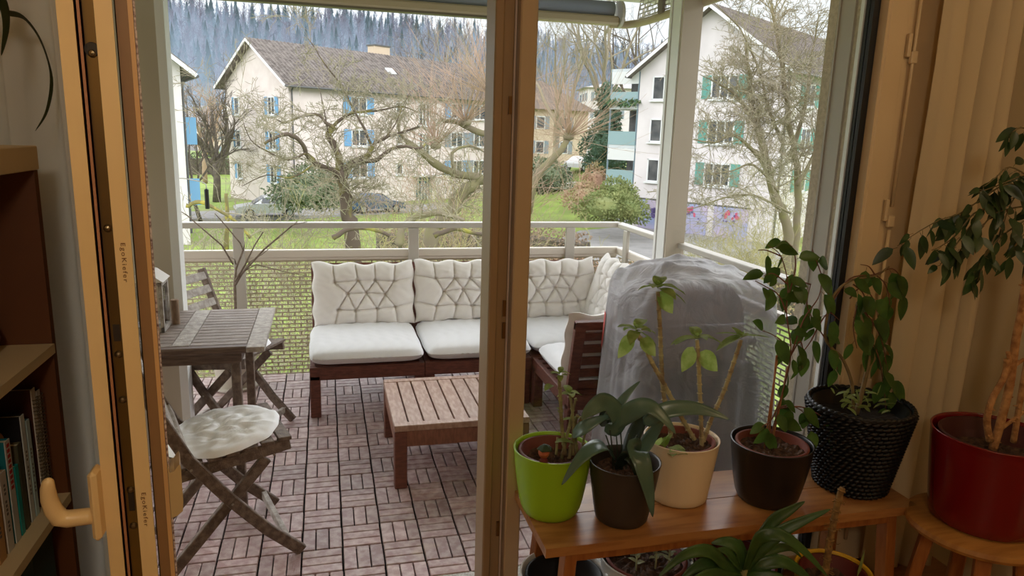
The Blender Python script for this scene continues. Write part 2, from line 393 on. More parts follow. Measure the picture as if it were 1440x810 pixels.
# railing
ra = thing('balcony_railing', (.7, 2.106, 0), 'grey metal balcony railing with perforated panels behind the sofa', 'railing')
XL, XR, YB = -1.9, 2.09, 2.106
tr = M().box((XL, YB-.012, .945), (XR+.02, YB+.055, .980), bev=.004).box((XR-.012, -.2, .945), (XR+.055, YB+.05, .975), bev=.004)
tr.build('top_rail', alu, ra)
M().box((XL, YB-.008, .757), (XR+.02, YB+.04, .807), bev=.006).box((XL, YB-.002, .742), (XR, YB+.03, .757)).box((XR-.008, -.2, .757), (XR+.04, YB, .807), bev=.006).build('middle_rail', mat('rail_cream', (216, 207, 195), .45), ra)
for x in (-1.47, -.405, .665, 1.735):
    M().box((x-.033, YB-.022, -.2), (x+.033, YB+.0, .945), bev=.003).build('post', alu, ra)
for y in (1.93, .86, -.1):
    M().box((XR-.022, y-.033, -.2), (XR, y+.033, .945), bev=.003).build('post', alu, ra)
def perf(p0, X, Ln, z0, z1, m):
    X = V(X); p0 = V(p0); Yn = V((-X.y, X.x, 0)); r = .0255; nr = int((z1-z0)/r)
    for i in range(nr+1):
        m.obox(p0+X*(Ln/2)+V((0, 0, z0+i*r)), X, Yn, V((0, 0, 1)), Ln/2, .0012, .0044)
        if i < nr:
            x = .0375*(i % 2)+.01
            while x < Ln:
                m.obox(p0+X*x+V((0, 0, z0+(i+.5)*r)), X, Yn, V((0, 0, 1)), .0046, .0011, r/2); x += .075
    return m
perf((XL, YB+.012, 0), (1, 0, 0), XR-XL, -.03, .745, M()).build('perforated_panel', meshm, ra)
perf((XR+.012, -.15, 0), (0, 1, 0), YB+.15, -.03, .745, M()).build('perforated_panel', meshm, ra)
# awning cassette over the railing
aw = thing('rolled_awning', (.5, 2.1, 2.28), 'rolled grey awning with beige front bar under the balcony ceiling', 'awning')
M().tube([(-1.7, 2.14, 2.375), (1.97, 2.14, 2.375)], .052, 20).build('fabric_roll', mat('awning_cloth', (140, 148, 158), .85), aw, smooth=True)
M().box((-1.75, 2.075, 2.275), (2.0, 2.16, 2.33), bev=.012).build('front_bar', mat('awning_beige', (178, 164, 136), .5), aw)
M().box((-1.75, 2.085, 2.262), (1.45, 2.15, 2.275)).build('valance_rail', mat('awning_dark', (110, 104, 86), .5), aw)
M().prism([V((2.0, 2.12+.085*cos(t), 2.345+.085*sin(t))) for t in [i*pi/10 for i in range(20)]], (.02, 0, 0)).build('end_cap', mat('awning_cap', (186, 182, 170), .4), aw)
fb = thing('fascia_grille', (2.1, 1.5, 2.3), 'beige edge beam with slotted fascia above the balcony corner', 'fascia')
M().tube([(1.95, 2.13, 2.285), (2.06, 2.12, 2.285), (2.115, 2.06, 2.29), (2.13, 1.9, 2.29), (2.13, -.2, 2.30)], .025, 8).build('edge_beam', mat('awning_beige', (178, 164, 136), .5), fb, smooth=True)
perf((2.12, -.15, 0), (0, 1, 0), 2.2, 2.32, 2.47, M()).build('slotted_panel', alu, fb)
M().box((2.095, 1.66, 2.30), (2.115, 1.72, 2.47)).build('panel_bracket', alud, fb)
for z, y, xw in (): pass
# ------------------------------------------------ sofa modules
def back_panel(m, p0, p1, H, lean, th=.03):
    """frame with horizontal slats between p0 and p1 (base points), leaning by lean (vector at top)"""
    p0, p1 = V(p0), V(p1); X = (p1-p0).normalized(); up = V((lean[0], lean[1], H)); Z = up.normalized(); Y = Z.cross(X)
    for p in (p0+X*.028, p1-X*.028): m.obox(p+up/2, X, Y, Z, .028, th/2, up.length/2, bev=.003)
    Lw = (p1-p0).length/2
    for t, hh in ((.96, .022), (.06, .02)): m.obox((p0+p1)/2+up*t, X, Y, Z, Lw, th/2*1.05, hh, bev=.003)
    for k in range(5): m.obox((p0+p1)/2+up*(.2+k*.155), X, Y, Z, Lw-.04, th/2*.5, .022, bev=.002)
    return m
def sofa_section(name, loc, label, x0, x1, y0, y1, legs, backs):
    t = thing(name, loc, label, 'sofa', 'wooden corner sofa modules')
    fr = M().box((x0, y0, .215), (x1, y0+.03, .288), bev=.003).box((x0, y1-.03, .215), (x1, y1, .288), bev=.003).box((x0, y0+.03, .215), (x0+.03, y1-.03, .288), bev=.003).box((x1-.03, y0+.03, .215), (x1, y1-.03, .288), bev=.003)
    y = y0+.06
    while y < y1-.08: fr.box((x0+.03, y, .262), (x1-.03, y+.055, .282)); y += .085
    fr.build('seat_frame', sofaw, t)
    for lx, ly in legs: M().box((lx, ly, 0), (lx+.056, ly+.056, .24), bev=.004).build('leg', sofaw, t)
    for b in backs: back_panel(M(), *b).build('backrest', sofaw, t)
    return t
S1 = sofa_section('sofa_section', (.33, 1.7, 0), 'brown wooden sofa module at the left end of the long bench', .012, .638, 1.312, 2.06, [(.012, 1.312), (.012, 1.99), (.582, 1.32), (.582, 1.99)], [((.02, 1.96, .25), (.636, 1.96, .25), .48, (0, .085))])
S2 = sofa_section('sofa_section', (.95, 1.7, 0), 'brown wooden sofa module in the middle of the long bench', .64, 1.264, 1.312, 2.06, [(.64, 1.32), (.64, 1.99), (1.206, 1.32), (1.206, 1.99)], [((.638, 1.96, .25), (1.262, 1.96, .25), .48, (0, .085))])
S3 = sofa_section('sofa_section', (1.6, 1.7, 0), 'brown wooden corner module where the two sofa arms meet', 1.267, 2.04, 1.33, 2.06, [(1.267, 1.33), (1.267, 1.99), (1.98, 1.33), (1.98, 1.99)], [((1.264, 1.96, .25), (1.89, 1.96, .25), .48, (0, .085)), ((1.96, 2.0, .25), (1.96, 1.36, .25), .46, (.08, 0))])
S4 = sofa_section('sofa_section', (1.6, .95, 0), 'brown wooden sofa module whose slatted back faces the window beside the covered grill', 1.267, 1.9, .655, 1.325, [(1.267, .66), (1.267, 1.26), (1.84, .66), (1.84, 1.26)], [((1.90, .715, .25), (1.268, .715, .25), .435, (0, -.10))])
# ------------------------------------------------ cushions
def seg_d(px, py, a, b):
    ax, ay = a; bx, by = b; dx, dy = bx-ax, by-ay; t = max(0, min(1, ((px-ax)*dx+(py-ay)*dy)/(dx*dx+dy*dy+1e-9)))
    return hypot(px-ax-t*dx, py-ay-t*dy)
BT = [[(.22, .70), (.42, .71), (.60, .71), (.79, .70)], [(.33, .50), (.52, .51), (.70, .51)], [(.23, .27), (.42, .27), (.61, .27), (.80, .28)]]
SEG = []
for row in BT:
    for a, b in zip(row, row[1:]): SEG.append((a, b))
for i in range(3):
    SEG += [(BT[0][i], BT[1][i]), (BT[0][i+1], BT[1][i]), (BT[2][i], BT[1][i]), (BT[2][i+1], BT[1][i])]
for p in BT[0]: SEG.append((p, (p[0]+(p[0]-.5)*.08, 1.0)))
for p in BT[2]: SEG.append((p, (p[0]+(p[0]-.5)*.1, .0)))
SEG += [(BT[0][3], (1.0, .76)), (BT[2][3], (1.0, .36))]
def tufted(center, X, Z, Nn, Wd, Hh, T, seed, mirror=False):
    """soft back cushion: X along width, Z up, Nn front normal"""
    rn = random.Random(seed); ph = [rn.uniform(0, 6) for _ in range(8)]
    jit = {}
    def J(p):
        if p not in jit: jit[p] = (p[0]+rn.uniform(-.02, .02), p[1]+rn.uniform(-.02, .02)) if 0 < p[1] < 1 and 0 < p[0] < 1 else p
        return jit[p]
    segs = [(J(a), J(b)) for a, b in SEG]; btn = [J(p) for r in BT for p in r]
    def h(u, v):
        e_ = (1-abs(2*u-1)**5)*(1-abs(2*v-1)**4); e_ = max(0, e_)**.42
        q = 1-mirrorv(u)*0
        d1 = min(seg_d(u*1.35, v, (a[0]*1.35, a[1]), (b[0]*1.35, b[1])) for a, b in segs)
        d2 = min(hypot((u-p[0])*1.35, v-p[1]) for p in btn)
        cr_ = .24*exp(-(d1/.010)**2)+.17*exp(-(d1/.05)**2)+.36*exp(-(d2/.030)**2)
        wr = .022*sin(38*u+9*sin(7*v+ph[0])+ph[1])*sin(23*v+ph[2])+.02*sin(55*(u+v*.7)+ph[3])*sin(11*u+ph[4])
        return T*(e_*(1-cr_)+wr*e_)
    def mirrorv(u): return 0
    def edge(u, v):
        # slightly lumpy outline with pulled corners
        x = (u-.5)*Wd; z = (v-.5)*Hh
        x += .006*sin(v*17+ph[5])*(abs(2*u-1)**6); z += .009*sin(u*21+ph[6])*(abs(2*v-1)**6)-.012*(abs(2*v-1)**4)*(1 if v > .5 else -1)*(1-(2*u-1)**2)
        x *= 1-.02*(1-(2*v-1)**2)*0
        return x, z
    c = V(center); X, Z, Nn = V(X), V(Z), V(Nn)
    def front(u, v):
        uu = 1-u if mirror else u; x, z = edge(u, v); return c+X*x+Z*z+Nn*(h(uu, v)*.8)
    def back(u, v): x, z = edge(u, v); e_ = max(0, (1-abs(2*u-1)**4)*(1-abs(2*v-1)**4))**.5; return c+X*x+Z*z-Nn*(T*.45*e_)
    return M().grid(front, 100, 74), M().grid(lambda u, v: back(1-u, v), 24, 20)
def back_cushion(center, X, Z, Nn, label, seed, W_=.61, H_=.40, T=.085, mirror=False):
    f_, b_ = tufted(center, X, Z, Nn, W_, H_, T, seed, mirror)
    f_.add(b_.v, b_.f); o = f_.build('back_cushion', cushm, smooth=True); tag(o, label, 'cushion', 'tufted sofa back cushions')
    return o
Zb = V((0, .19, .98)).normalized(); Nb = V((0, -.98, .19)).normalized()
back_cushion((.335, 1.885, .565), (1, 0, 0), Zb, Nb, 'light grey tufted back cushion at the left end of the long bench', 3)
back_cushion((.958, 1.885, .572), (1, 0, 0), Zb, Nb, 'light grey tufted back cushion mid-bench, partly behind the post', 5, W_=.62, mirror=True)
back_cushion((1.55, 1.885, .57), (1, 0, 0), Zb, Nb, 'light grey tufted back cushion right of the post, facing the camera', 8, W_=.59)
Zc = V((.30, 0, .95)).normalized(); Nc = V((-.95, 0, .30)).normalized()
back_cushion((1.86, 1.60, .59), (0, -1, 0), Zc, Nc, 'light grey tufted cushion standing sideways in the sofa corner', 11, W_=.56, H_=.44)
Zd = V((0, -.22, .975)).normalized(); Nd = V((0, .975, .22)).normalized()
back_cushion((1.575, .735, .50), (-1, 0, 0), Zd, Nd, 'light grey cushion seen end-on against the slatted back beside the covered grill', 13, W_=.64, H_=.43, T=.07)
def pad(x0, x1, y0, y1, z0, z1, seed, puff=.012, n=40):
    rn = random.Random(seed); ph = [rn.uniform(0, 6) for _ in range(6)]; m = M(); hx, hy = (x1-x0)/2, (y1-y0)/2; cx, cy = (x0+x1)/2, (y0+y1)/2; T = z1-z0
    def P(u, v, s):
        a, b = 2*u-1, 2*v-1; k = max(abs(a), abs(b)); e_ = max(0, (1-abs(a)**7)*(1-abs(b)**7))**.5
        zz = (z0+z1)/2+s*(T/2*e_)+(s > 0)*(puff*(1-a*a)*(1-b*b)+.0035*sin(26*a+5*sin(4*b+ph[0]))*sin(13*b+ph[1])*e_+.004*sin(60*a+9*b+ph[2])*abs(b)**8)
        wv = 1+.004*sin(9*a+ph[3])+.004*sin(8*b+ph[4])
        cr_ = 1-.05*(abs(a)**6)*(abs(b)**6)
        return V((cx+hx*a*cr_*wv, cy+hy*b*cr_*wv, zz))
    m.grid(lambda u, v: P(u, v, 1), n, n); m.grid(lambda u, v: P(1-u, v, -1), n, n); return m
for a, lb, sd_ in (((.008, .64, 1.285, 1.93), 'pale grey seat cushion at the left end of the long bench', 1), ((.645, 1.268, 1.285, 1.93), 'pale grey seat cushion in the middle of the long bench, crossed by the post', 2),
                   ((1.275, 1.92, 1.32, 1.93), 'pale grey seat cushion in the sofa corner', 3), ((1.285, 1.90, .735, 1.31), 'pale grey seat cushion nearest the covered grill', 4)):
    o = pad(*a, .288, .392, sd_).build('seat_cushion', seatm, smooth=True); tag(o, lb, 'cushion', 'flat sofa seat cushions')
# ------------------------------------------------ coffee table
t = thing('coffee_table', (.69, .72, 0), 'low slatted brown wooden coffee table standing on the deck before the sofa', 'table')
X0, X1, Y0, Y1, ZT = .385, 1.0, .415, 1.035, .30
M().box((X0, Y0, ZT-.028), (X1, Y0+.045, ZT), bev=.003).build('end_board', ctw, t); M().box((X0, Y1-.045, ZT-.028), (X1, Y1, ZT), bev=.003).build('end_board', ctw, t)
k = 0; x = X0
m_ = M()
while x < X1-.03:
    g = R(.9, 1.08); m_.box((x, Y0+.046, ZT-.026), (min(x+.062, X1), Y1-.046, ZT-.002), col=(g, g, g), bev=.002); x += .0695
m_.build('slatted_top', ctw, t)
ap = mat('table_apron_wood', (140, 92, 70), .5, (118, 76, 58), 10, (8, 2, 2))
M().box((X0+.05, Y0+.004, ZT-.10), (X1-.05, Y0+.026, ZT-.028)).box((X0+.05, Y1-.026, ZT-.10), (X1-.05, Y1-.004, ZT-.028)).box((X0+.004, Y0+.05, ZT-.10), (X0+.026, Y1-.05, ZT-.028)).box((X1-.026, Y0+.05, ZT-.10), (X1-.004, Y1-.05, ZT-.028)).build('apron', ap, t)
lg = mat('table_leg_wood', (118, 70, 54), .5, (98, 58, 46), 10, (2, 2, 8))
for x, y in ((X0+.001, Y0+.001), (X1-.057, Y0+.001), (X0+.001, Y1-.057), (X1-.057, Y1-.057)): M().box((x, y, 0), (x+.056, y+.056, ZT-.029), bev=.004).build('leg', lg, t)
# ------------------------------------------------ dining table
t = thing('dining_table', (-.55, .63, 0), 'weathered slatted wooden balcony table with two folding chairs', 'table')
TZ = .72; ty0, ty1 = .31, .95
m_ = M(); y = ty0+.045; n = 0
while y < ty1-.03:
    for a, b in ((-.98, -.476), (-.408, -.198)):
        g = R(.85, 1.12); m_.box((a, y, TZ-.018), (b, y+.041, TZ), col=(g, g, g), bev=.0015)
    y += .0455
m_.build('slatted_top', weather, t)
M().box((-.474, ty0+.045, TZ-.02), (-.41, ty1-.02, TZ+.001), bev=.0015).build('cross_board', greyw, t)
M().box((-.196, ty0-.012, TZ-.02), (-.127, ty1, TZ+.001), bev=.002).build('end_leaf', greyw, t)
wd = mat('table_frame_wood', (88, 68, 58), .6, (112, 92, 80), 14, (1, 10, 10), bump=.3)
M().box((-.98, ty0, TZ-.028), (-.185, ty0+.043, TZ), bev=.006).build('edge_board', wd, t); M().box((-.98, ty1-.045, TZ-.028), (-.2, ty1, TZ-.002), bev=.004).build('edge_board', wd, t)
M().box((-.95, ty0+.03, TZ-.075), (-.24, ty0+.052, TZ-.028)).box((-.95, ty1-.06, TZ-.075), (-.24, ty1-.04, TZ-.028)).box((-.24, ty0+.03, TZ-.07), (-.218, ty1-.04, TZ-.028)).build('apron', wd, t)
for x, y in ((-.262, ty0+.045), (-.262, ty1-.09), (-.94, ty0+.045), (-.94, ty1-.09)): M().box((x, y, 0), (x+.036, y+.036, TZ-.03), bev=.003).build('leg', chairw, t)
# lantern and wooden cylinder on the table
la = thing('lantern', (-.595, .60, TZ), 'wooden framed lantern with glass sides at the left edge of the table', 'lantern')
lx0, lx1, ly0, ly1 = -.66, -.535, .56, .685
m_ = M()
for a in (lx0, lx1-.014):
    for b in (ly0, ly1-.014): m_.box((a, b, TZ+.001), (a+.014, b+.014, TZ+.21))
m_.box((lx0, ly0, TZ+.001), (lx1, ly1, TZ+.022)).box((lx0, ly0, TZ+.195), (lx1, ly1, TZ+.212)); m_.build('frame', greyw, la)
M().prism([V((lx0-.008, ly0-.008, TZ+.212)), V((lx1+.008, ly0-.008, TZ+.212)), V(((lx0+lx1)/2+.02, ly0-.008, TZ+.25)), V(((lx0+lx1)/2-.02, ly0-.008, TZ+.25))], (0, ly1-ly0+.016, 0)).build('roof', mat('lantern_roof', (206, 200, 194), .6), la)
M().box((lx0+.006, ly0+.006, TZ+.022), (lx1-.006, ly0+.009, TZ+.195)).box((lx1-.009, ly0+.01, TZ+.022), (lx1-.006, ly1-.01, TZ+.195)).build('glass', glass, la)
M().lathe(((lx0+lx1)/2, (ly0+ly1)/2, TZ+.022), [(.026, 0), (.026, .075), (.022, .08), (.001, .078)], 20).build('candle', mat('wax', (220, 212, 196), .6), la, smooth=True)
o = M().lathe((-.518, .70, TZ+.001), [(.001, 0), (.0165, 0), (.0165, .105), (.015, .107), (.001, .107)], 24).build('wooden_cylinder', mat('birch', (150, 122, 96), .7, (120, 96, 74), 20, (3, 3, 1)), smooth='edge')
tag(o, 'small upright wooden cylinder beside the lantern on the table', 'wooden block')
# ------------------------------------------------ folding chairs
def folding_chair(name, org, ang, label, backslats=5):
    """built facing +x about the origin, turned by ang; seat height .44"""
    t = thing(name, (0, 0, 0), label, 'chair', 'folding wooden balcony chairs')
    W = .40
    for s in (-1, 1):
        y = s*W/2; yi = s*(W/2-.028)
        # long member: foot in front (+x) up to the top of the back (-x)
        pts = [V((.235, y, .012)), V((.12, y, .125)), V((0.0, y, .27)), V((-.13, y, .45)), V((-.21, y, .62)), V((-.275, y, .80))]
        m = M()
        for a, b in zip(pts, pts[1:]):
            dd = (b-a).normalized(); m.bar(a-dd*.006, b+dd*.006, .022, .042, up=(0, 0, 1), bev=.003)
        m.build('back_leg', chairw, t)
        M().bar((-.225, yi, .012), (.13, yi, .395), .022, .040, bev=.003).build('front_leg', chairw, t)
        M().bar((-.175, yi, .385), (.215, yi, .435), .020, .042, bev=.003).build('seat_rail', chairw, t)
        b_ = M()
        for c in ((.0, y, .262), (-.125, y, .42), (.155, yi, .405)): b_.lathe(V(c)+V((0, s*.0105, 0)), [(.0001, .002), (.004, .002), (.005, 0)], 10, ax=(0, s, 0))
        b_.build('bolt', mat('zinc', (176, 170, 160), .35, metal=.8), t)
    m = M()
    for k in range(7):
        x = -.165+k*.06; zc = .385+(x+.175)*.128+.028
        m.bar((x, -W/2+.012, zc), (x, W/2-.012, zc), .046, .014, bev=.002)
    m.build('seat_slats', chairw, t)
    m = M()
    for k in range(backslats):
        z = .50+k*.068; x = -.13-(z-.45)*.42-.012
        if z < .62: x = -.13-(z-.45)*.47
        else: x = -.21-(z-.62)*.361
        d = V((-.38, 0, .92)).normalized()
        m.obox(V((x+.012, 0, z)), V((0, 1, 0)), d, V((0, 1, 0)).cross(d), W/2-.008, .021, .008, bev=.002)
    m.build('back_slats', greyw if backslats > 4 else chairw, t)
    M().bar((-.20, -W/2+.03, .045), (-.20, W/2-.03, .045), .02, .034, bev=.002).build('stretcher', greyw, t); M().bar((.19, -W/2+.0, .062), (.19, W/2, .062), .02, .032, bev=.002).build('stretcher', greyw, t)
    t.location = org; t.rotation_euler = (0, 0, ang)
    return t
folding_chair('folding_chair', (-.285, .12, 0), math.radians(17), 'weathered wooden folding chair nearest the open door, with a round white cushion', 5)
folding_chair('folding_chair', (-.385, 1.225, 0), math.radians(-28), 'weathered wooden folding chair behind the balcony table, back slats showing', 5)
def round_pad(c, ax_, bx_, tz, ang, name, label, seed, tilt=(0, 0), T=.05):
    rn = random.Random(seed); ph = [rn.uniform(0, 6) for _ in range(6)]; c = V(c)
    bt = [(.0, .0)]+[(.48*cos(i*2*pi/5+.4), .48*sin(i*2*pi/5+.4)) for i in range(5)]
    def P(u, v, s):
        th = 2*pi*u; r = v; rr = r*(1+.018*sin(7*th+ph[0])+.012*sin(13*th+ph[1])); x = rr*cos(th); y = rr*sin(th)
        e_ = max(0, 1-r**3.2)**.5; d = min(hypot(x-a, y-b) for a, b in bt)
        hgt = s*T/2*e_
        if s > 0: hgt = T*.62*e_*(1-.6*exp(-(d/.09)**2))+e_*(.004*sin(20*x+8*sin(6*y+ph[2]))+.0035*sin(27*y+5*x+ph[3])+.003*sin(9*th+ph[4])*r)
        X_ = x*ax_; Y_ = y*bx_
        return c+V((X_*cos(ang)-Y_*sin(ang), X_*sin(ang)+Y_*cos(ang), hgt+X_*tilt[0]+Y_*tilt[1]))
    m = M(); m.grid(lambda u, v: P(1-u, v, 1), 64, 22, wrapu=True); m.grid(lambda u, v: P(u, v, -1), 48, 8, wrapu=True)
    o = m.build(name, whitec, smooth=True); return tag(o, label, 'cushion')
round_pad((-.275, .125, .452), .205, .195, 0, math.radians(17), 'round_cushion', 'round white tufted cushion on the folding chair nearest the door', 4, tilt=(.12, .03))
round_pad((-.365, 1.215, .452), .19, .19, 0, 0, 'round_cushion', 'crumpled white cushion on the folding chair behind the table', 9, tilt=(.1, -.02), T=.06)
# ------------------------------------------------ planter with a bare shrub, bird feeder
pl = thing('bare_potted_shrub', (-.44, 1.91, 0), 'leafless shrub in a round cream pot behind the table', 'potted plant')
M().lathe((-.44, 1.91, .001), [(.001, 0), (.092, 0), (.11, .06), (.125, .16), (.132, .225), (.123, .23), (.115, .17), (.001, .17)], 48).build('pot', mat('cream_pot', (196, 188, 174), .6, (180, 170, 156), 6), pl, smooth='edge')
M().lathe((-.44, 1.91, .001), [(.001, 0), (.135, 0), (.142, .016), (.135, .018), (.11, .012), (.09, .012)], 48).build('saucer', mat('saucer_cream', (190, 182, 170), .6), pl, smooth=True)
M().lathe((-.44, 1.91, .172), [(.117, 0), (.08, .012), (.001, .018)], 24).build('soil', mat('soil', (64, 46, 36), 1, (96, 70, 54), 60, bump=1), pl)
bark = mat('bare_bark', (112, 96, 84), .9, (142, 128, 112), 40, bump=.4)
D_ = 1.92
def up_(px, py, y=D_): return U(px, py, 'y', y)
m_ = M().tube([V((-.44, 1.91, .18)), up_(331, 455), up_(331, 425), up_(330, 400), up_(332, 378)], [.011, .010, .0095, .009, .006], 8)
for pts, r_ in (([(331, 400), (340, 385), (372, 350), (410, 318), (418, 312)], .006), ([(331, 395), (345, 372), (358, 345), (370, 326)], .005), ([(328, 372), (312, 345), (285, 322), (262, 302), (252, 296)], .0045),
                ([(332, 378), (342, 352), (338, 342), (318, 318), (302, 300)], .005), ([(332, 372), (330, 365), (322, 360)], .004), ([(342, 352), (345, 340)], .003), ([(345, 380), (360, 372), (400, 382), (432, 388)], .003), ([(385, 340), (412, 316), (432, 312)], .003), ([(340, 385), (352, 368), (368, 358), (378, 350)], .0035)):
    pp = [up_(x, y, D_+R(-.06, .06)) for x, y in pts]; m_.tube(pp, [r_*1.3*(1-.6*i/(len(pp)-1)) for i in range(len(pp))], 6)
m_.build('bare_branches', bark, pl, smooth=True)
bf = thing('hanging_feeder', U(291, 300, 'y', 2.25), 'black cylindrical feeder hanging from a thin white arm over the railing', 'bird feeder')
a = U(291, 280, 'y', 2.25)
M().lathe((a.x, a.y, a.z-.06), [(.001, 0), (.013, 0), (.013, .118), (.006, .124), (.001, .124)], 20).build('tube', mat('black_plastic', (30, 32, 28), .5), bf, smooth='edge')
M().tube([(a.x, a.y, a.z+.064), (a.x, a.y, a.z+.09), (a.x-.02, a.y, a.z+.105), (a.x-.12, a.y, a.z+.125), (a.x-.3, a.y, a.z+.13), (a.x-.3, a.y-.12, a.z-.07)], .0035, 6).build('arm', aluL, bf, smooth=True)
# ================================================================== OUTSIDE: land
G0 = -5.05
def sstep(a, b, x):
    t = max(0, min(1, (x-a)/(b-a))); return t*t*(3-2*t)
def ground(x, y):
    z = G0
    z += 3.15*sstep(50, 74, y+.35*(x-20))*sstep(8, 16, x-.55*(y-60))*(1-sstep(120, 170, y)*.0)
    z += 3.0*sstep(120, 185, y)
    hx = x-.0*y
    z += sstep(175, 400, y+.12*abs(x+60))*(40-.05*x)*(1+.06*sin(x*.021+1)+.03*sin(x*.06))
    z += .12*sin(x*.35)*sin(y*.27)*sstep(8, 20, y)
    return z
def gy(y): return y
m_ = M(); xs = [-260+i*10 for i in range(20)]+[-60+i*2.5 for i in range(60)]+[90+i*12 for i in range(34)]
ys = [2.6+i*2.5 for i in range(60)]+[153+i*9 for i in range(45)]
nx, ny = len(xs), len(ys)
m_.v = [(x, y, ground(x, y)) for x in xs for y in ys]
fo = []
for i in range(nx-1):
    for j in range(ny-1): fo.append((i*ny+j, (i+1)*ny+j, (i+1)*ny+j+1, i*ny+j+1))
near = M(); near.v = m_.v; near.f = [f for f in fo if m_.v[f[0]][1] < 150]; near.c = [None]*len(near.f)
far = M(); far.v = m_.v; far.f = [f for f in fo if m_.v[f[0]][1] >= 150]; far.c = [None]*len(far.f)
struct('ground_lawn', near, grass)
hillm = mat('hill_soil', (104, 96, 96), 1, (128, 118, 112), .06)
mixadd(hillm, (214, 218, 224), .045, .60, .66)
struct('ground_hill', far, hillm)
struct('ground_beyond', M().add([(-900, 2.6, G0-.4), (1200, 2.6, G0-.4), (1200, 700, G0-.4), (-900, 700, G0-.4)], [(0, 1, 2, 3)]), hillm)
UH, VH = V((.83, .557, 0)).normalized(), V((-.557, .83, 0)).normalized()
# road and forecourt lie just over the lawn
def flat(name, pts, z, m, label=None, h=.06):
    return struct(name, M().prism([V((x, y, z-h)) for x, y in pts], (0, 0, h)), m, label)
flat('ground_road', [(-40, 44), (-8, 50.5), (4, 54), (14, 60), (13, 63.5), (2, 58.5), (-9, 55), (-41, 49)], G0+.2, asphalt, h=.4)
flat('ground_forecourt', [(13.5, 29), (19, 27), (27.5, 33.5), (27.2, 38), (21.8, 46.2), (17, 44), (12, 37)], G0+.2, asphalt, h=.4)
flat('ground_path', [(18, 62), (20, 60.5), (29, 66), (33, 74), (31, 75), (27.5, 68)], -2.9, mat('path_gravel', (200, 194, 184), 1), h=.5)
# ------------------------------------------------ houses
plast = mat('house_plaster', (208, 196, 192), .95, (216, 205, 201), 1.2)
plast2 = mat('house_plaster_white', (212, 206, 207), .95, (204, 198, 199), .8)
plast3 = mat('house_plaster_beige', (196, 178, 156), .95)
rooft = mat('roof_tiles', (128, 120, 114), .9, (98, 90, 86), 2.2, (1, 1, 1), bump=1, bscale=6)
rooft.node_tree.nodes['Principled BSDF'].inputs['Roughness'].default_value = .9
roofb = mat('roof_tiles_brown', (126, 112, 100), .9, (106, 94, 84), 2)
snoww = mat('verge_paint', (222, 222, 224), .7)
winw = mat('window_paint', (214, 216, 216), .5)
pane = mat('window_pane', (62, 66, 70), .12, (96, 98, 98), 1.2)
shb = mat('shutter_blue', (112, 160, 198), .7); shg = mat('shutter_green', (92, 154, 144), .7); shs = mat('shutter_grey', (130, 142, 150), .7)
gut = mat('gutter_metal', (84, 84, 84), .5)
wood_d = mat('door_teal', (58, 92, 100), .5)
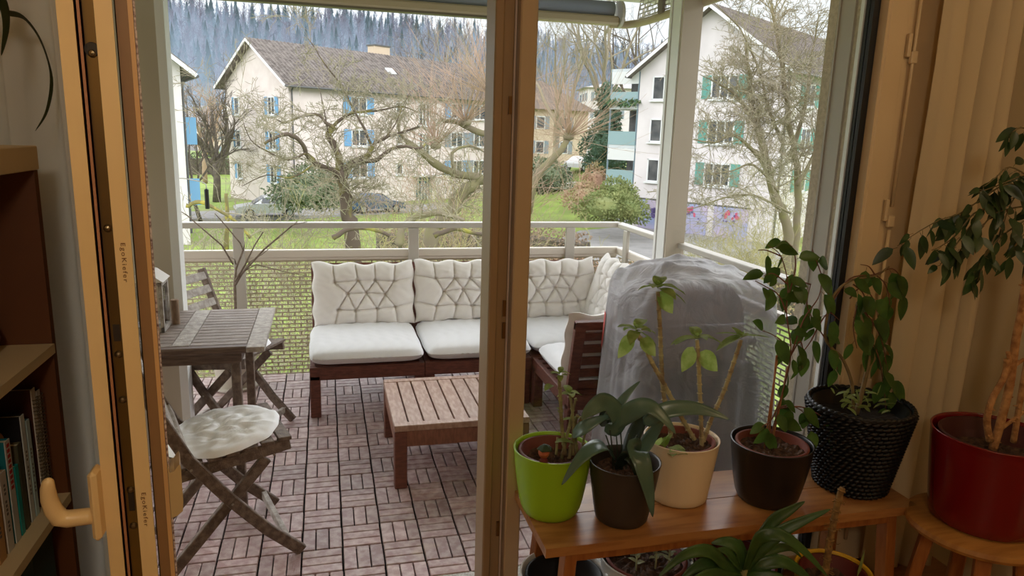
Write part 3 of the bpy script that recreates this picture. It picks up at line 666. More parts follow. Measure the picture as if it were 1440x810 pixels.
class House:
    def __init__(s, name, O, u, v, LU, LV, H, rise, wallmat, roofmat, label, over=.7, ridge='u', base=1.5):
        s.t = thing(name, tuple(O), label, 'house'); s.O = V(O); s.u = V(u); s.v = V(v)
        P = s.P; m = M()
        if ridge == 'u':
            pr = [P(0, 0, -base), P(0, LV, -base), P(0, LV, H), P(0, LV/2, H+rise), P(0, 0, H)]
            m.prism(pr, s.u*LU)
        s.wall = m.build('wall', wallmat, s.t)
        k = rise/(LV/2); r = M(); th = .16
        for sgn in (0, 1):
            e0 = (-over if sgn == 0 else LV+over); 
            a = [P(-over, e0, H-k*over+.02), P(-over, LV/2, H+rise+.02), P(-over, LV/2, H+rise+th+.05), P(-over, e0, H-k*over+th)]
            r.prism(a, s.u*(LU+2*over))
        ro = r.build('roof', roofmat, s.t)
        # rows of tiles as real courses
        c = M()
        for q in range(1, 26):
            f = q/26; 
            for sgn in (0, 1):
                vv = (-over+(LV/2+over)*f) if sgn == 0 else (LV+over-(LV/2+over)*f); zz = H-k*over+th+.03+(rise+k*over)*f
                c.bar(P(-over-.02, vv, zz), P(LU+over+.02, vv, zz), .07, .05)
        q = -over
        while q < LU+over:
            for sgn in (0, 1):
                e0 = (-over if sgn == 0 else LV+over)
                c.bar(P(q, e0, H-k*over+th+.03), P(q, LV/2, H+rise+th+.06), .10, .06)
            q += .36
        c.build('tile_courses', roofmat, s.t)
        for uu in (-over-.04, LU+over+.04):
            for e0 in (-over, LV+over): M().bar(P(uu, e0, H-k*over+.03), P(uu, LV/2, H+rise+.06), .05, .2).build('verge_board', snoww, s.t)
        g = M()
        for e0 in (-over-.06, LV+over+.06): g.tube([P(-over, e0, H-k*over), P(LU+over, e0, H-k*over)], .08, 8)
        g.tube([P(.25, -over, H-k*over-.05), P(.25, -over*.5, H-.45), P(.25, -.1, H-.7), P(.25, -.1, -.5)], .065, 6)
        g.build('gutter', gut, s.t)
    def P(s, a, b, c): return s.O+s.u*a+s.v*b+V((0, 0, c))
    def window(s, face, a, z, w_, h_, n=2, sh=None, shut=None, shside='both'):
        """face 'g': gable end (u=0); face 'l': long side (v=0)"""
        if face == 'g': D, Nn, C = s.v, -s.u, s.P(0, a, z)
        else: D, Nn, C = s.u, -s.v, s.P(a, 0, z)
        Z = V((0, 0, 1)); m = M()
        for q in (-1, 1): m.obox(C+D*(q*(w_/2+.04))+Nn*.03, D, Nn, Z, .05, .05, h_/2+.08)
        for q in (-1, 1): m.obox(C+Z*(q*(h_/2+.03))+Nn*.03, D, Nn, Z, w_/2+.09, .05, .05)
        for k in range(1, n): m.obox(C+D*(-w_/2+w_*k/n)+Nn*.03, D, Nn, Z, .045, .03, h_/2)
        m.obox(C-Z*(h_/2+.14)+Nn*.08, D, Nn, Z, w_/2+.22, .13, .05)
        f = m.build('window', winw, s.t)
        M().obox(C+Nn*.012, D, Nn, Z, w_/2, .01, h_/2).build('pane', pane, f)
        if sh:
            for q in ((-1, 1) if shside == 'both' else ((-1,) if shside == 'left' else (1,))):
                sw = (w_/2 if w_ < 1.6 else .62); b = M(); cc = C+D*(q*(w_/2+.1+sw/2))+Nn*.06
                b.obox(cc, D, Nn, Z, sw/2, .025, h_/2+.06)
                for k in range(14): b.obox(cc+Z*(-h_/2+.05+k*h_/13.5)+Nn*.03, D, Nn, Z, sw/2-.06, .012, .03)
                b.build('shutter', sh, s.t)
# blue-shuttered house in the middle distance
C1 = V((-2.551, 59.549, G0))
H1 = House('house', C1, UH, VH, 24.5, 10.2, 10.1, 3.3, plast, rooft, 'long three-storey house with blue shutters and grey tiled roof, end wall facing left')
for z in (8.15, 5.35, 2.6):
    H1.window('g', 2.6, z, .95, 1.35, 2, shb); H1.window('g', 8.3, z, .7, 1.35, 1, shb, shside='right')
for i, z in enumerate((8.5, 5.75, 3.0)):
    H1.window('l', 6.8, z, 1.5, 1.3, 2, shb); H1.window('l', 11.3, z, .6, .9, 1)
    H1.window('l', 18.6, z, 1.5, 1.3, 2, shb if i != 1 else shs); H1.window('l', 21.8, z, 1.5, 1.3, 2, shs)
    if i < 2: H1.window('l', 14.3, z-.5, 1.2, 1.9, 3)
d_ = M().obox(H1.P(14.3, -.05, 1.0), UH, VH, V((0, 0, 1)), .95, .05, 1.15).build('front_door', wood_d, H1.t)
m_ = M()
for k in range(-2, 3): m_.obox(H1.P(14.3+k*.38, -.12, 1.0), UH, VH, V((0, 0, 1)), .03, .03, 1.1)
m_.build('door_bars', winw, d_)
M().obox(H1.P(14.3, -.6, 2.35), UH, VH, V((0, 0, 1)), 1.5, .6, .07).build('porch_roof', snoww, H1.t)
ch = M().obox(H1.P(13.4, 5.6, 13.4), UH, VH, V((0, 0, 1)), .95, .5, .95).build('chimney', plast3, H1.t)
M().obox(H1.P(13.4, 5.6, 14.4), UH, VH, V((0, 0, 1)), 1.05, .6, .06).build('chimney_cap', gut, ch)
M().obox(H1.P(12.2, 2.3, 11.85), UH, V((-.557*.8, .83*.8, .58)).normalized(), V((.557*.58, -.83*.58, .8)).normalized(), .4, .45, .06).build('roof_window', winw, H1.t)
# house with green shutters and painted garages, on the right
C2 = V((21.7, 46.2, -4.88)); L2 = 10.4
H2 = House('house', C2-VH*L2, UH, VH, 20, L2, 11.0, 3.7, plast2, rooft, 'white house with green shutters over painted garage doors, right of the corner column')
for z in (9.75, 6.9, 4.15):
    H2.window('g', L2-1.55, z, .8, 1.45, 1, shg, shside='left'); H2.window('g', L2-6.4, z, 1.7, 1.35, 3, shg)
for z in (9.4, 6.6, 3.9): H2.window('l', 4, z, 1.5, 1.3, 2, shg)
gm = mat('garage_lilac', (182, 170, 190), .7, (146, 160, 196), .55)
for k, (a0, a1) in enumerate(((L2-3.05, L2-.65), (L2-5.95, L2-3.55), (L2-8.85, L2-6.45))):
    g = M().obox(H2.P(-.06, (a0+a1)/2, 1.02), VH, -UH, V((0, 0, 1)), (a1-a0)/2, .04, 1.05)
    for q in range(12): g.obox(H2.P(-.11, (a0+a1)/2, .08+q*.17), VH, -UH, V((0, 0, 1)), (a1-a0)/2, .012, .006)
    gd = g.build('garage_door', gm, H2.t, label='garage door painted lilac and blue')
    rn = random.Random(k+3); b = M(); b2 = M()
    def blot(mm, ay, az, sz, n=9):
        pts = [H2.P(-.135, ay+cos(i*2*pi/n)*sz*rn.uniform(.4, 1), az+sin(i*2*pi/n)*sz*rn.uniform(.4, 1)) for i in range(n)]; mm.prism(pts, UH*.01)
    cx_ = (a0+a1)/2
    if k == 0:
        for q in range(4): blot(b, cx_-.1+rn.uniform(-.1, .1), 1.0+rn.uniform(-.4, .4), rn.uniform(.1, .3), 7)
    else:
        for q in range(5): blot(b2, cx_+rn.uniform(-.6, .6), 1.5+rn.uniform(-.2, .3), rn.uniform(.1, .3))
        for q in range(6): blot(b, cx_+rn.uniform(-.7, .7), 1.2+rn.uniform(-.4, .4), rn.uniform(.05, .16), 7)
    b.build('painted_marks', mat('graffiti_purple', (90, 78, 130), .8), gd)
    if b2.v: b2.build('painted_flowers', mat('graffiti_red', (186, 84, 112), .8), gd)
    M().obox(H2.P(-.06, cx_, 2.12), VH, -UH, V((0, 0, 1)), (a1-a0)/2+.08, .06, .05).build('garage_lintel', gut, H2.t)
# balcony tower on its far side
bt = thing('balcony_tower', H2.P(1.4, L2+1.5, 0), 'stack of glazed balconies with teal railings on the white house', 'balconies')
m_ = M(); 
for z in (.2, 2.95, 5.7, 8.45, 11.0): m_.obox(H2.P(1.5, L2+1.25, z), UH, VH, V((0, 0, 1)), 1.5, 1.2, .12)
m_.build('floor_slabs', mat('balcony_slab', (190, 196, 200), .8), bt)
m_ = M()
for a, b in ((.05, .1), (.05, 2.4), (2.9, 2.4)): m_.bar(H2.P(a, L2+b, -1), H2.P(a, L2+b, 11.1), .1, .1, up=(1, 0, 0))
m_.build('posts', mat('balcony_post', (110, 130, 140), .5), bt)
m_ = M()
for z in (3.55, 6.3, 9.05): m_.obox(H2.P(.0, L2+1.25, z), VH, UH, V((0, 0, 1)), 1.15, .03, .48)
m_.build('railing_panels', mat('balcony_teal', (134, 160, 164), .4), bt)
m_ = M()
for z in (5.15, 10.5): m_.obox(H2.P(.03, L2+1.25, z), VH, UH, V((0, 0, 1)), 1.15, .04, .42)
m_.build('rolled_blinds', mat('blind_white', (206, 208, 208), .8), bt)
m_ = M()
for z in (4.4, 7.3, 9.85): m_.obox(H2.P(2.6, L2+1.25, z), VH, UH, V((0, 0, 1)), 1.1, .03, 1.2)
m_.build('glazing', pane, bt)
m_ = M(); rn = random.Random(2)
for k in range(160): 
    c = H2.P(-.2+rn.uniform(-.2, .15), L2+rn.uniform(-.1, 2.5), 8.7+rn.uniform(-.15, .25)); m_.leaf(c, rnd_unit(), rnd_unit(), .28, .16, seg=2)
m_.build('box_plants', mat('box_greens', (84, 110, 74), .9), bt)
# white house cut off at the left edge
C0 = V((-7.1, 39.8, G0+1.15)); u0 = V((-.28, .96, 0)).normalized(); v0 = V((-.96, -.28, 0)).normalized()
H0 = House('house', C0, u0, v0, 16, 9.5, 8.35, 3.6, plast2, rooft, 'white house at the far left, cut by the frame, blue shutters on its side')
for z in (6.5, 3.75, 1.1): H0.window('g', 1.15, z, .85, 1.4, 2)
for z in (5.0, 1.6):
    M().obox(H0.P(2.2, -.5, z), -v0, u0, V((0, 0, 1)), .42, .03, .75).build('shutter', shb, H0.t)
# hipped house behind the lawn
def hip(name, O, u, v, LU, LV, H, rise, wm, rm, label, wins=True):
    t = thing(name, tuple(O), label, 'house'); O = V(O); P = lambda a, b, c: O+u*a+v*b+V((0, 0, c))
    M().prism([P(0, 0, -3), P(LU, 0, -3), P(LU, LV, -3), P(0, LV, -3)], (0, 0, H+3)).build('wall', wm, t)
    o = .8; hh = LV/2
    a = [P(-o, -o, H), P(LU+o, -o, H), P(LU+o, LV+o, H), P(-o, LV+o, H), P(hh*.75, hh, H+rise), P(LU-hh*.75, hh, H+rise)]
    M().add(a, [(0, 1, 5, 4), (1, 2, 5), (2, 3, 4, 5), (3, 0, 4), (3, 2, 1, 0)]).build('roof', rm, t)
    if wins:
        for fa, D, Nn, Ls in (((0, 0), u, -v, LU), ((0, 0), v, -u, LV)):
            k = 1.8
            while k < Ls-1:
                for z in (H-1.5, H-4.3):
                    C = P(0, 0, z)+D*k; m = M(); Z = V((0, 0, 1))
                    m.obox(C+Nn*.02, D, Nn, Z, .62, .04, .75); f = m.build('window', winw, t)
                    M().obox(C+Nn*.05, D, Nn, Z, .5, .03, .62).build('pane', pane, f)
                    M().obox(C+Nn*.03+D*.95, D, Nn, Z, .28, .03, .75).obox(C+Nn*.03-D*.95, D, Nn, Z, .28, .03, .75).build('shutters', shs, t)
                k += 3.4
    return t
c3 = U(742, 236, 'y', 78); 
hip('house', (19.5, 78.5, -1.9), V((.96, .28, 0)).normalized(), V((-.28, .96, 0)).normalized(), 12.0, 10, 6.2, 3.6, plast3, roofb, 'beige hipped-roof house behind the sloping lawn, right of the door post')
hip('house', (44, 118, 0), V((.97, -.2, 0)).normalized(), V((.2, .97, 0)).normalized(), 22, 11, 9.5, 1.2, plast2, mat('flat_roof', (170, 168, 166), .9), 'distant white block behind the hipped-roof house')
rn = random.Random(12)
for k, (px, D, zz) in enumerate(((275, 150, 0), (300, 170, 5), (318, 150, 1), (255, 190, 9), (330, 200, 14), (286, 205, 16))):
    p = U(px, 150, 'y', D); zz = ground(p.x, D)
    hip('house', (p.x, D, zz), V((1, .1*k-.2, 0)).normalized(), V((-.1*k+.2, 1, 0)).normalized(), 9, 8, 4.5, 2.4, plast2 if k % 2 else plast3, mat('snowy_roof', (206, 208, 212), .9) if k % 3 else roofb,
        ['small beige village house with a brown roof beyond the far lawn', 'small white village house with snowy roof beyond the trees', 'small beige village house with snowy roof near the tall house gable', 'small white village house with brown roof low on the hill', 'beige village house with snowy roof higher on the hill', 'white village house with snowy roof highest on the hill'][k], wins=k < 3)
# ------------------------------------------------ cars
tyre = mat('tyre', (26, 26, 28), .8); hub = mat('hub_cap', (160, 162, 166), .35, metal=.7); cgl = mat('car_glass', (44, 52, 60), .1)
def car(name, O, ang, m, label, wagon=True):
    t = thing(name, tuple(O), label, 'car'); X = V((cos(ang), sin(ang), 0)); Y = V((-sin(ang), cos(ang), 0)); O = V(O)
    P = lambda a, b, c: O+X*a+Y*b+V((0, 0, c))
    lo = [(-2.2, .35), (-2.25, .75), (-2.15, .95), (-.0, .98), (1.15, .93), (2.05, .78), (2.2, .55), (2.2, .3)]
    if wagon: up = [(-2.12, .95), (-1.95, 1.42), (-1.7, 1.50), (.0, 1.52), (.25, 1.47), (1.0, .97)]
    else: up = [(-1.75, .95), (-1.1, 1.36), (-.6, 1.44), (.0, 1.44), (.25, 1.40), (1.05, .95)]
    W = .88
    b = M().prism([P(a, -W, c) for a, c in lo], Y*(2*W)); 
    n = len(up); vs_ = [P(a, -(W-.04-(c-.95)*.32), c) for a, c in up]+[P(a, (W-.04-(c-.95)*.32), c) for a, c in up]
    b.add(vs_, [tuple(range(n)), tuple(reversed(range(n, 2*n)))]+[(i+1, i, n+i, n+i+1) for i in range(n-1)])
    b.build('body', m, t)
    g = M()
    for s_ in (-1, 1):
        cs = ((-1.9, -1.2), (-1.15, -.15), (-.08, .55)) if wagon else ((-1.2, -.6), (-.55, .1), (.16, .6))
        for a0, a1 in cs:
            k0 = (W-.04-.07*.32)*s_; k1 = (W-.04-.45*.32)*s_
            f = .42 if a1 < .3 else .25
            top0 = a0+(.1 if a0 < -1.1 else 0); top1 = a1-(.12 if a1 > .3 else 0)
            q = [P(a0, k0+.012*s_, 1.0), P(a1, k0+.012*s_, 1.0), P(top1, k1+.012*s_, 1.38), P(top0, k1+.012*s_, 1.38)]
            g.prism(q, Y*(.006*s_))
    e_ = .012
    g.prism([P(1.0+.02, -W+.14, 1.0), P(1.0+.02, W-.14, 1.0), P(.3+.02, W-.22, 1.44), P(.3+.02, -W+.22, 1.44)], X*.01)
    g.build('windows', cgl, t)
    for a in (-1.35, 1.35):
        for s_ in (-1, 1):
            w_ = M().lathe(P(a, s_*(W-.16), .32), [(.001, 0), (.30, 0), (.325, .03), (.325, .18), (.30, .2), (.2, .19), (.001, .19)], 20, ax=tuple(Y*s_)).build('wheel', tyre, t)
            M().lathe(P(a, s_*(W+.02), .32), [(.001, .02), (.19, .015), (.2, 0)], 16, ax=tuple(Y*s_)).build('hubcap', hub, w_)
    M().obox(P(2.19, -.6, .68), X, Y, V((0, 0, 1)), .03, .16, .08).obox(P(2.19, .6, .68), X, Y, V((0, 0, 1)), .03, .16, .08).build('headlights', winw, t)
    return t
silver = mat('car_silver', (176, 178, 180), .3, metal=.3); blue = mat('car_blue', (52, 74, 104), .3, coat=.5); dark = mat('car_dark', (44, 46, 52), .4)
pc = U(377, 304, 'z', G0+.2); car('car', (pc.x, pc.y, G0+.2), math.radians(193), silver, 'silver estate car on the road below the tall house gable, seen over the railing')
pc = U(528, 298, 'z', G0+.2); car('car', (pc.x, pc.y, G0+.2), math.radians(20), blue, 'dark blue car half hidden behind the apple trunk', False)
pc = U(787, 246, 'z', -2.3); car('car', (pc.x, pc.y, ground(pc.x, pc.y)+.05), math.radians(60), dark, 'dark car parked by the hipped-roof house', True)
pc = U(813, 244, 'z', -2.3); car('car', (pc.x+.8, pc.y+1, ground(pc.x+.8, pc.y+1)+.05), math.radians(40), mat('car_white', (206, 206, 206), .35), 'white car beside the dark one at the hipped-roof house', False)
# ================================================================== TREES
bk_g = mat('bark_grey_green', (122, 112, 92), .95, (124, 122, 78), 3, var_lo=.45, var_hi=.8)
bk_m = mat('bark_mossy', (88, 76, 64), .95, (132, 128, 58), 2.2, var_lo=.52, var_hi=.7)
bk_d = mat('bark_dark', (88, 80, 72), .95, (110, 102, 86), 4)
bk_p = mat('bark_pink_shoots', (172, 146, 128), .95, (150, 130, 104), 1)
bk_l = mat('bark_light', (146, 136, 118), .95, (136, 132, 104), 1)
bk_y = mat('bark_yellow_twigs', (172, 164, 112), .95, (150, 148, 100), 1)
def shoot(m, p, d, L, r, rn, depth, P):
    """recursive bare branch"""
    nseg = max(2, min(7, int(L/P['seg'])+1)); pts = [p]; rr = [r]; q = V(p); d = V(d)
    for i in range(nseg):
        d = (d+V((rn.gauss(0, 1), rn.gauss(0, 1), rn.gauss(0, 1)))*P['wob']+V((0, 0, P['up']))).normalized()
        q = q+d*(L/nseg); pts.append(V(q)); rr.append(max(r*(1-.72*(i+1)/nseg), P['rmin']))
    m.tube(pts, rr, 6 if r > P['r6'] else (4 if r > P['r6']*.4 else 3), cap=False)
    if depth <= 0: return
    nb = P['nb'][min(depth, len(P['nb']))-1]
    for k in range(nb):
        t = rn.uniform(.25, 1.0); i = min(nseg-1, int(t*nseg)); f = t*nseg-i
        c = pts[i].lerp(pts[i+1], f); dd = (pts[i+1]-pts[i]).normalized(); a = dd.orthogonal().normalized(); b = dd.cross(a); ph = rn.uniform(0, 2*pi)
        sp = rn.uniform(*P['ang']); nd = dd*cos(sp)+(a*cos(ph)+b*sin(ph))*sin(sp)
        shoot(m, c, nd, L*rn.uniform(.4, .72)*(1.15-.4*t), max(rr[i]*.62, P['rmin']), rn, depth-1, P)
DEF = dict(seg=.5, wob=.16, up=.03, rmin=.004, r6=.05, nb=[4, 4, 4], ang=(.45, 1.05))
def tree(name, label, limbs, m, seed, depth=2, base=None, cat='tree', group=None, twig=None, along=7, Lf=.5, tw_m=None, **kw):
    """limbs: list of ([3D points], r0, r1); twigs grow along each"""
    rn = random.Random(seed); P = dict(DEF); P.update(kw); b0 = base or tuple(limbs[0][0][0])
    t = thing(name, b0, label, cat, group); tr_ = M(); tw = M()
    for pts, r0, r1 in limbs:
        # smooth
        pp = []
        for i in range(len(pts)-1):
            p0 = pts[max(i-1, 0)]; p1 = pts[i]; p2 = pts[i+1]; p3 = pts[min(i+2, len(pts)-1)]
            for k in range(4):
                s_ = k/4; pp.append(.5*((2*p1)+(-p0+p2)*s_+(2*p0-5*p1+4*p2-p3)*s_*s_+(-p0+3*p1-3*p2+p3)*s_**3)+V((rn.gauss(0, 1), rn.gauss(0, 1), rn.gauss(0, 1)))*r0*.12)
        pp.append(V(pts[-1])); n = len(pp); rr = [(r0+(r1-r0)*i/(n-1))*rn.uniform(.88, 1.12) for i in range(n)]
        tr_.tube(pp, rr, 10, cap=True)
        Ltot = sum((pp[i+1]-pp[i]).length for i in range(n-1))
        k_ = max(2, int(along*Ltot)) if along < 100 else along
        for k in range(k_):
            t_ = rn.uniform(.15 if r0 < .1 else .35, 1); i = min(n-2, int(t_*(n-1))); c = pp[i].lerp(pp[i+1], rn.random()); dd = (pp[i+1]-pp[i]).normalized()
            nd = (dd*rn.uniform(-.2, .7)+rnd(rn)*.9+V((0, 0, kw.get('lift', .35)))).normalized()
            shoot(tw, c, nd, Lf*rn.uniform(.5, 1.3), min(rr[i]*.5, Lf*.018), rn, depth, P)
    tr_.build('trunk', m, t, smooth=True); tw.build('twigs', tw_m or m, t)
    return t
def rnd(rn):
    v = V((rn.gauss(0, 1), rn.gauss(0, 1), rn.gauss(0, 1))); return v.normalized()
def px(pts, Y):
    out = []
    for q in pts: out.append(U(q[0], q[1], 'y', Y+(q[2] if len(q) > 2 else 0)))
    return out
# apple tree in the garden, centre of the opening
Y = 15.5
tb = U(500, 345, 'y', Y); tb = V((tb.x+.15, Y, ground(tb.x, Y)-.1))
tree('apple_tree', 'gnarled mossy bare fruit tree whose trunk rises right of the potted shrub', [
    ([tb, U(497, 345, 'y', Y)]+px([(488, 300), (483, 262), (478, 240)], Y), .19, .12),
    (px([(481, 246), (470, 240), (448, 232, -.3), (432, 216, -.5), (420, 196, -.8), (398, 190, -1), (372, 202, -1.2)], Y), .085, .03),
    (px([(478, 242), (477, 226, .2), (470, 205, .3), (462, 190, .4), (470, 178, .5)], Y), .10, .07),
    (px([(470, 180), (458, 172), (448, 162), (425, 163), (402, 172), (388, 168)], Y), .045, .015),
    (px([(468, 178), (482, 165), (500, 158), (530, 156), (562, 150), (588, 158)], Y+.5), .045, .012),
    (px([(484, 244), (492, 234, .3), (504, 224, .5), (516, 220, .6), (524, 205, .8), (536, 196, 1), (560, 188, 1.2), (590, 178, 1.2)], Y), .11, .02),
    (px([(508, 226), (528, 226), (546, 212, -.2), (566, 206, -.4), (590, 208, -.6), (600, 200)], Y), .06, .02),
    (px([(522, 205), (512, 180), (495, 150), (480, 120), (458, 92), (442, 66), (432, 52)], Y+.4), .035, .008),
    (px([(540, 196), (556, 175), (566, 150), (578, 128)], Y+.3), .02, .006),
    (px([(462, 190), (455, 150), (448, 120)], Y+.3), .02, .006),
    (px([(430, 215), (405, 225), (380, 215), (352, 196), (340, 165)], Y-.6), .03, .006),
    (px([(440, 232), (410, 250), (375, 246), (340, 262)], Y-.5), .025, .008),
], bk_m, 21, depth=3, along=5.0, Lf=.95, tw_m=bk_l, nb=[2, 4, 4], rmin=.0055, wob=.2)
# large old tree crossing behind the post, with dense pale shoots
Y = 17.5
tb = V((U(612, 340, 'y', Y).x-.3, Y, ground(6, Y)-.1))
tree('old_garden_tree', 'large mossy pollarded tree with dense pinkish shoots left of the door post', [
    ([tb, *px([(606, 340), (622, 310), (640, 285), (660, 262), (680, 250)], Y)], .24, .16),
    (px([(700, 262), (670, 250), (640, 244), (612, 230), (590, 212), (572, 200)], Y), .13, .09),
    (px([(690, 190), (665, 182), (640, 172), (618, 168)], Y+.4), .10, .05),
    (px([(700, 120), (690, 130), (682, 150)], Y+.6), .10, .08),
    (px([(572, 200), (560, 180), (566, 160)], Y), .05, .02),
    (px([(640, 244), (636, 215), (660, 205), (684, 215)], Y-.5), .05, .02),
    (px([(560, 345), (566, 320), (585, 305), (620, 300), (652, 310)], Y-3), .10, .05),
], bk_g, 5, depth=3, along=4.2, Lf=1.0, tw_m=bk_l, nb=[2, 3, 3], rmin=.0055)
def pollard(name, label, knots, stem, m, seed, n, L, tm, Y, r=.16, spread=1.0):
    rn = random.Random(seed); t = thing(name, tuple(stem[0]), label, 'tree'); k = M()
    k.tube(stem, [r*(1-.35*i/(len(stem)-1)) for i in range(len(stem))], 9)
    for c in knots:
        k.lathe(c-V((0, 0, r*1.0)), [(.001, 0), (r*1.1, r*.4), (r*1.35, r*1.0), (r*1.0, r*1.7), (.001, r*2)], 10, ripple=lambda t_, h: .18*sin(5*t_)+.1*sin(9*t_+h*9))
    k.build('trunk', m, t, smooth=True); s_ = M(); P = dict(DEF); P.update(seg=.6, wob=.06, up=.05, nb=[2], rmin=.004, ang=(.2, .5))
    for c in knots:
        for q in range(n):
            d = (rnd(rn)+V((0, 0, spread))).normalized(); shoot(s_, c+d*r, d, L*rn.uniform(.5, 1.15), .011, rn, 1, P)
    s_.build('shoots', tm, t)
    return t
Y = 17.5
kn = px([(690, 132), (655, 172), (612, 205), (640, 100), (600, 128), (676, 250)], Y)
pollard('pollard_tree', 'pollarded crown of upright pinkish shoots beside the left edge of the post', kn[:3], [U(720, 320, 'y', Y+.8), U(705, 200, 'y', Y+.6), U(692, 135, 'y', Y)], bk_g, 31, 60, 2.0, bk_p, Y, r=.12)
Y = 22
pollard('pollard_tree', 'crooked pollard tree with a fan of straight shoots, just right of the post', px([(799, 192)], Y), px([(742, 300), (748, 262), (760, 240), (775, 225), (790, 210), (799, 194)], Y), bk_g, 33, 110, 2.3, bk_p, Y, r=.16, spread=.75)
# tall pale trees behind the post on the right side of the opening
Y = 58
g_ = lambda x, Y_: ground(x, Y_)
def wild(name, label, bx, Y, H, seed, m, r=.3, n=5, sp=.5, depth=3, nb=(4, 4, 4), Lf=.42, grp=None, rmin=.012, base=None):
    rn = random.Random(seed); b = V((bx, Y, ground(bx, Y) if base is None else base)); t = thing(name, tuple(b), label, 'tree', grp); k = M(); P = dict(DEF)
    P.update(seg=H*.07, wob=.13, up=.06, nb=list(nb), rmin=rmin, r6=.09, ang=(.35, .9))
    top = b+V((rn.gauss(0, H*.03), rn.gauss(0, H*.03), H*.38)); k.tube([b, b.lerp(top, .5)+V((rn.gauss(0, .1), 0, 0)), top], [r, r*.85, r*.7], 9)
    k.build('trunk', m, t, smooth=True); s_ = M()
    for q in range(n):
        ph = 2*pi*q/n+rn.uniform(-.4, .4); d = V((cos(ph)*sp, sin(ph)*sp, 1)).normalized(); shoot(s_, b.lerp(top, rn.uniform(.55, 1)), d, H*rn.uniform(.5, .68), r*.6, rn, depth, P)
    s_.build('crown', m, t); return t
def bx_(p, Y): return U(p, 200, 'y', Y).x
wild('tall_tree', 'tall pale bare tree whose forked trunk stands behind the hipped-roof house', bx_(848, 66), 66, 19, 41, bk_l, .32, 6, .45, 3, (5, 5, 4))
wild('tall_tree', 'slender leaning bare tree close to the right edge of the post', bx_(775, 62), 62, 17, 43, bk_l, .3, 5, .5, 3, (4, 4, 4))
wild('tall_tree', 'dark bare tree rising over the left eave of the white house', bx_(905, 74), 74, 22, 44, bk_d, .3, 5, .35, 3, (4, 4, 3))
wild('tall_tree', 'fine-twigged bare tree behind the grey tiled roof, far right of it', bx_(650, 84), 84, 19, 46, bk_l, .35, 6, .5, 3, (5, 5, 4))
wild('tall_tree', 'brownish bare tree over the right end of the grey tiled roof', bx_(600, 90), 90, 18, 47, bk_d, .3, 6, .45, 3, (4, 5, 4))
wild('tall_tree', 'bare tree between the hipped-roof house and the door post', bx_(755, 90), 90, 18, 48, bk_l, .3, 6, .5, 3, (4, 5, 4))
wild('round_crown_tree', 'brown bushy bare tree in the gap between the two left houses', bx_(300, 64), 64, 9.5, 51, bk_d, .35, 7, .8, 3, (5, 5, 4))
wild('round_crown_tree', 'reddish twiggy tree behind the gap between the two left houses', bx_(285, 86), 86, 11, 52, bk_p, .3, 7, .7, 3, (5, 5, 4))
wild('round_crown_tree', 'thin bare tree rising close by the edge of the left white house', bx_(276, 50), 50, 8, 53, bk_d, .14, 6, .6, 2, (5, 5))
# many-stemmed tree before the garage house
Y = 21
b = V((U(1110, 330, 'y', Y).x, Y, ground(14, Y)-.1))
tree('garden_tree', 'wide many-stemmed bare tree in front of the white garage house', [
    ([b, *px([(1108, 330), (1092, 285), (1080, 240), (1072, 200), (1062, 160), (1055, 120), (1048, 60)], Y)], .22, .05),
    ([b+V((.5, .3, 0)), *px([(1120, 330), (1122, 250), (1112, 190), (1104, 130), (1095, 60), (1085, 5)], Y+.5)], .17, .05),
    (px([(1098, 290), (1075, 232), (1052, 205, -.4), (1030, 190, -.6), (1005, 200, -.8), (975, 196, -1)], Y), .10, .02),
    (px([(1078, 225), (1062, 180), (1040, 140), (1015, 120), (985, 105)], Y-.3), .08, .015),
    (px([(1095, 270), (1060, 232), (1030, 240), (990, 246)], Y-1), .05, .012),
    (px([(1112, 300), (1060, 275), (1020, 278), (985, 290), (960, 296)], Y-1.5), .045, .01),
    (px([(1110, 220), (1130, 160), (1140, 90), (1150, 30)], Y+.8), .09, .03),
    (px([(1100, 200), (1080, 150), (1068, 100), (1040, 40), (1005, 5)], Y+.4), .07, .015),
    (px([(1120, 260), (1145, 215), (1152, 150)], Y), .08, .03),
], bk_g, 61, depth=3, along=4.2, Lf=1.5, tw_m=bk_l, nb=[3, 4, 4], rmin=.007, wob=.17)
# fallen mossy limbs and shrubs close below the railing
Y = 11
tree('fallen_branch', 'mossy broken branch with yellow lichen behind the left railing', [(px([(262, 290), (280, 284), (300, 292), (330, 310), (352, 335)], Y), .04, .022)], mat('bark_yellow_moss', (112, 104, 66), .95, (168, 156, 66), 6, var_lo=.5, var_hi=.66), 71, depth=2, along=5, Lf=.7, tw_m=bk_l, nb=[3, 3], cat='branch')
tree('mossy_stump', 'upright stump with yellow moss just left of the left railing post', [(px([(318, 350), (320, 305), (318, 272)], Y+.4), .045, .03)], mat('bark_yellow_moss', (112, 104, 66), .95, (168, 156, 66), 6), 73, depth=2, along=5, Lf=.6, tw_m=bk_l, nb=[3, 3], cat='stump')
tree('fallen_branch', 'low mossy limb lying behind the rail left of the post', [(px([(610, 332), (640, 322), (680, 330), (700, 322)], 13), .06, .03)], bk_m, 74, depth=2, along=4, Lf=.6, tw_m=bk_l, nb=[3, 3], cat='branch')
tree('fallen_branch', 'low mossy limb lying behind the middle of the railing', [(px([(468, 335), (490, 322), (520, 322), (548, 332)], 12), .06, .03)], bk_m, 72, depth=2, along=4, Lf=.6, tw_m=bk_l, nb=[3, 3], cat='branch')
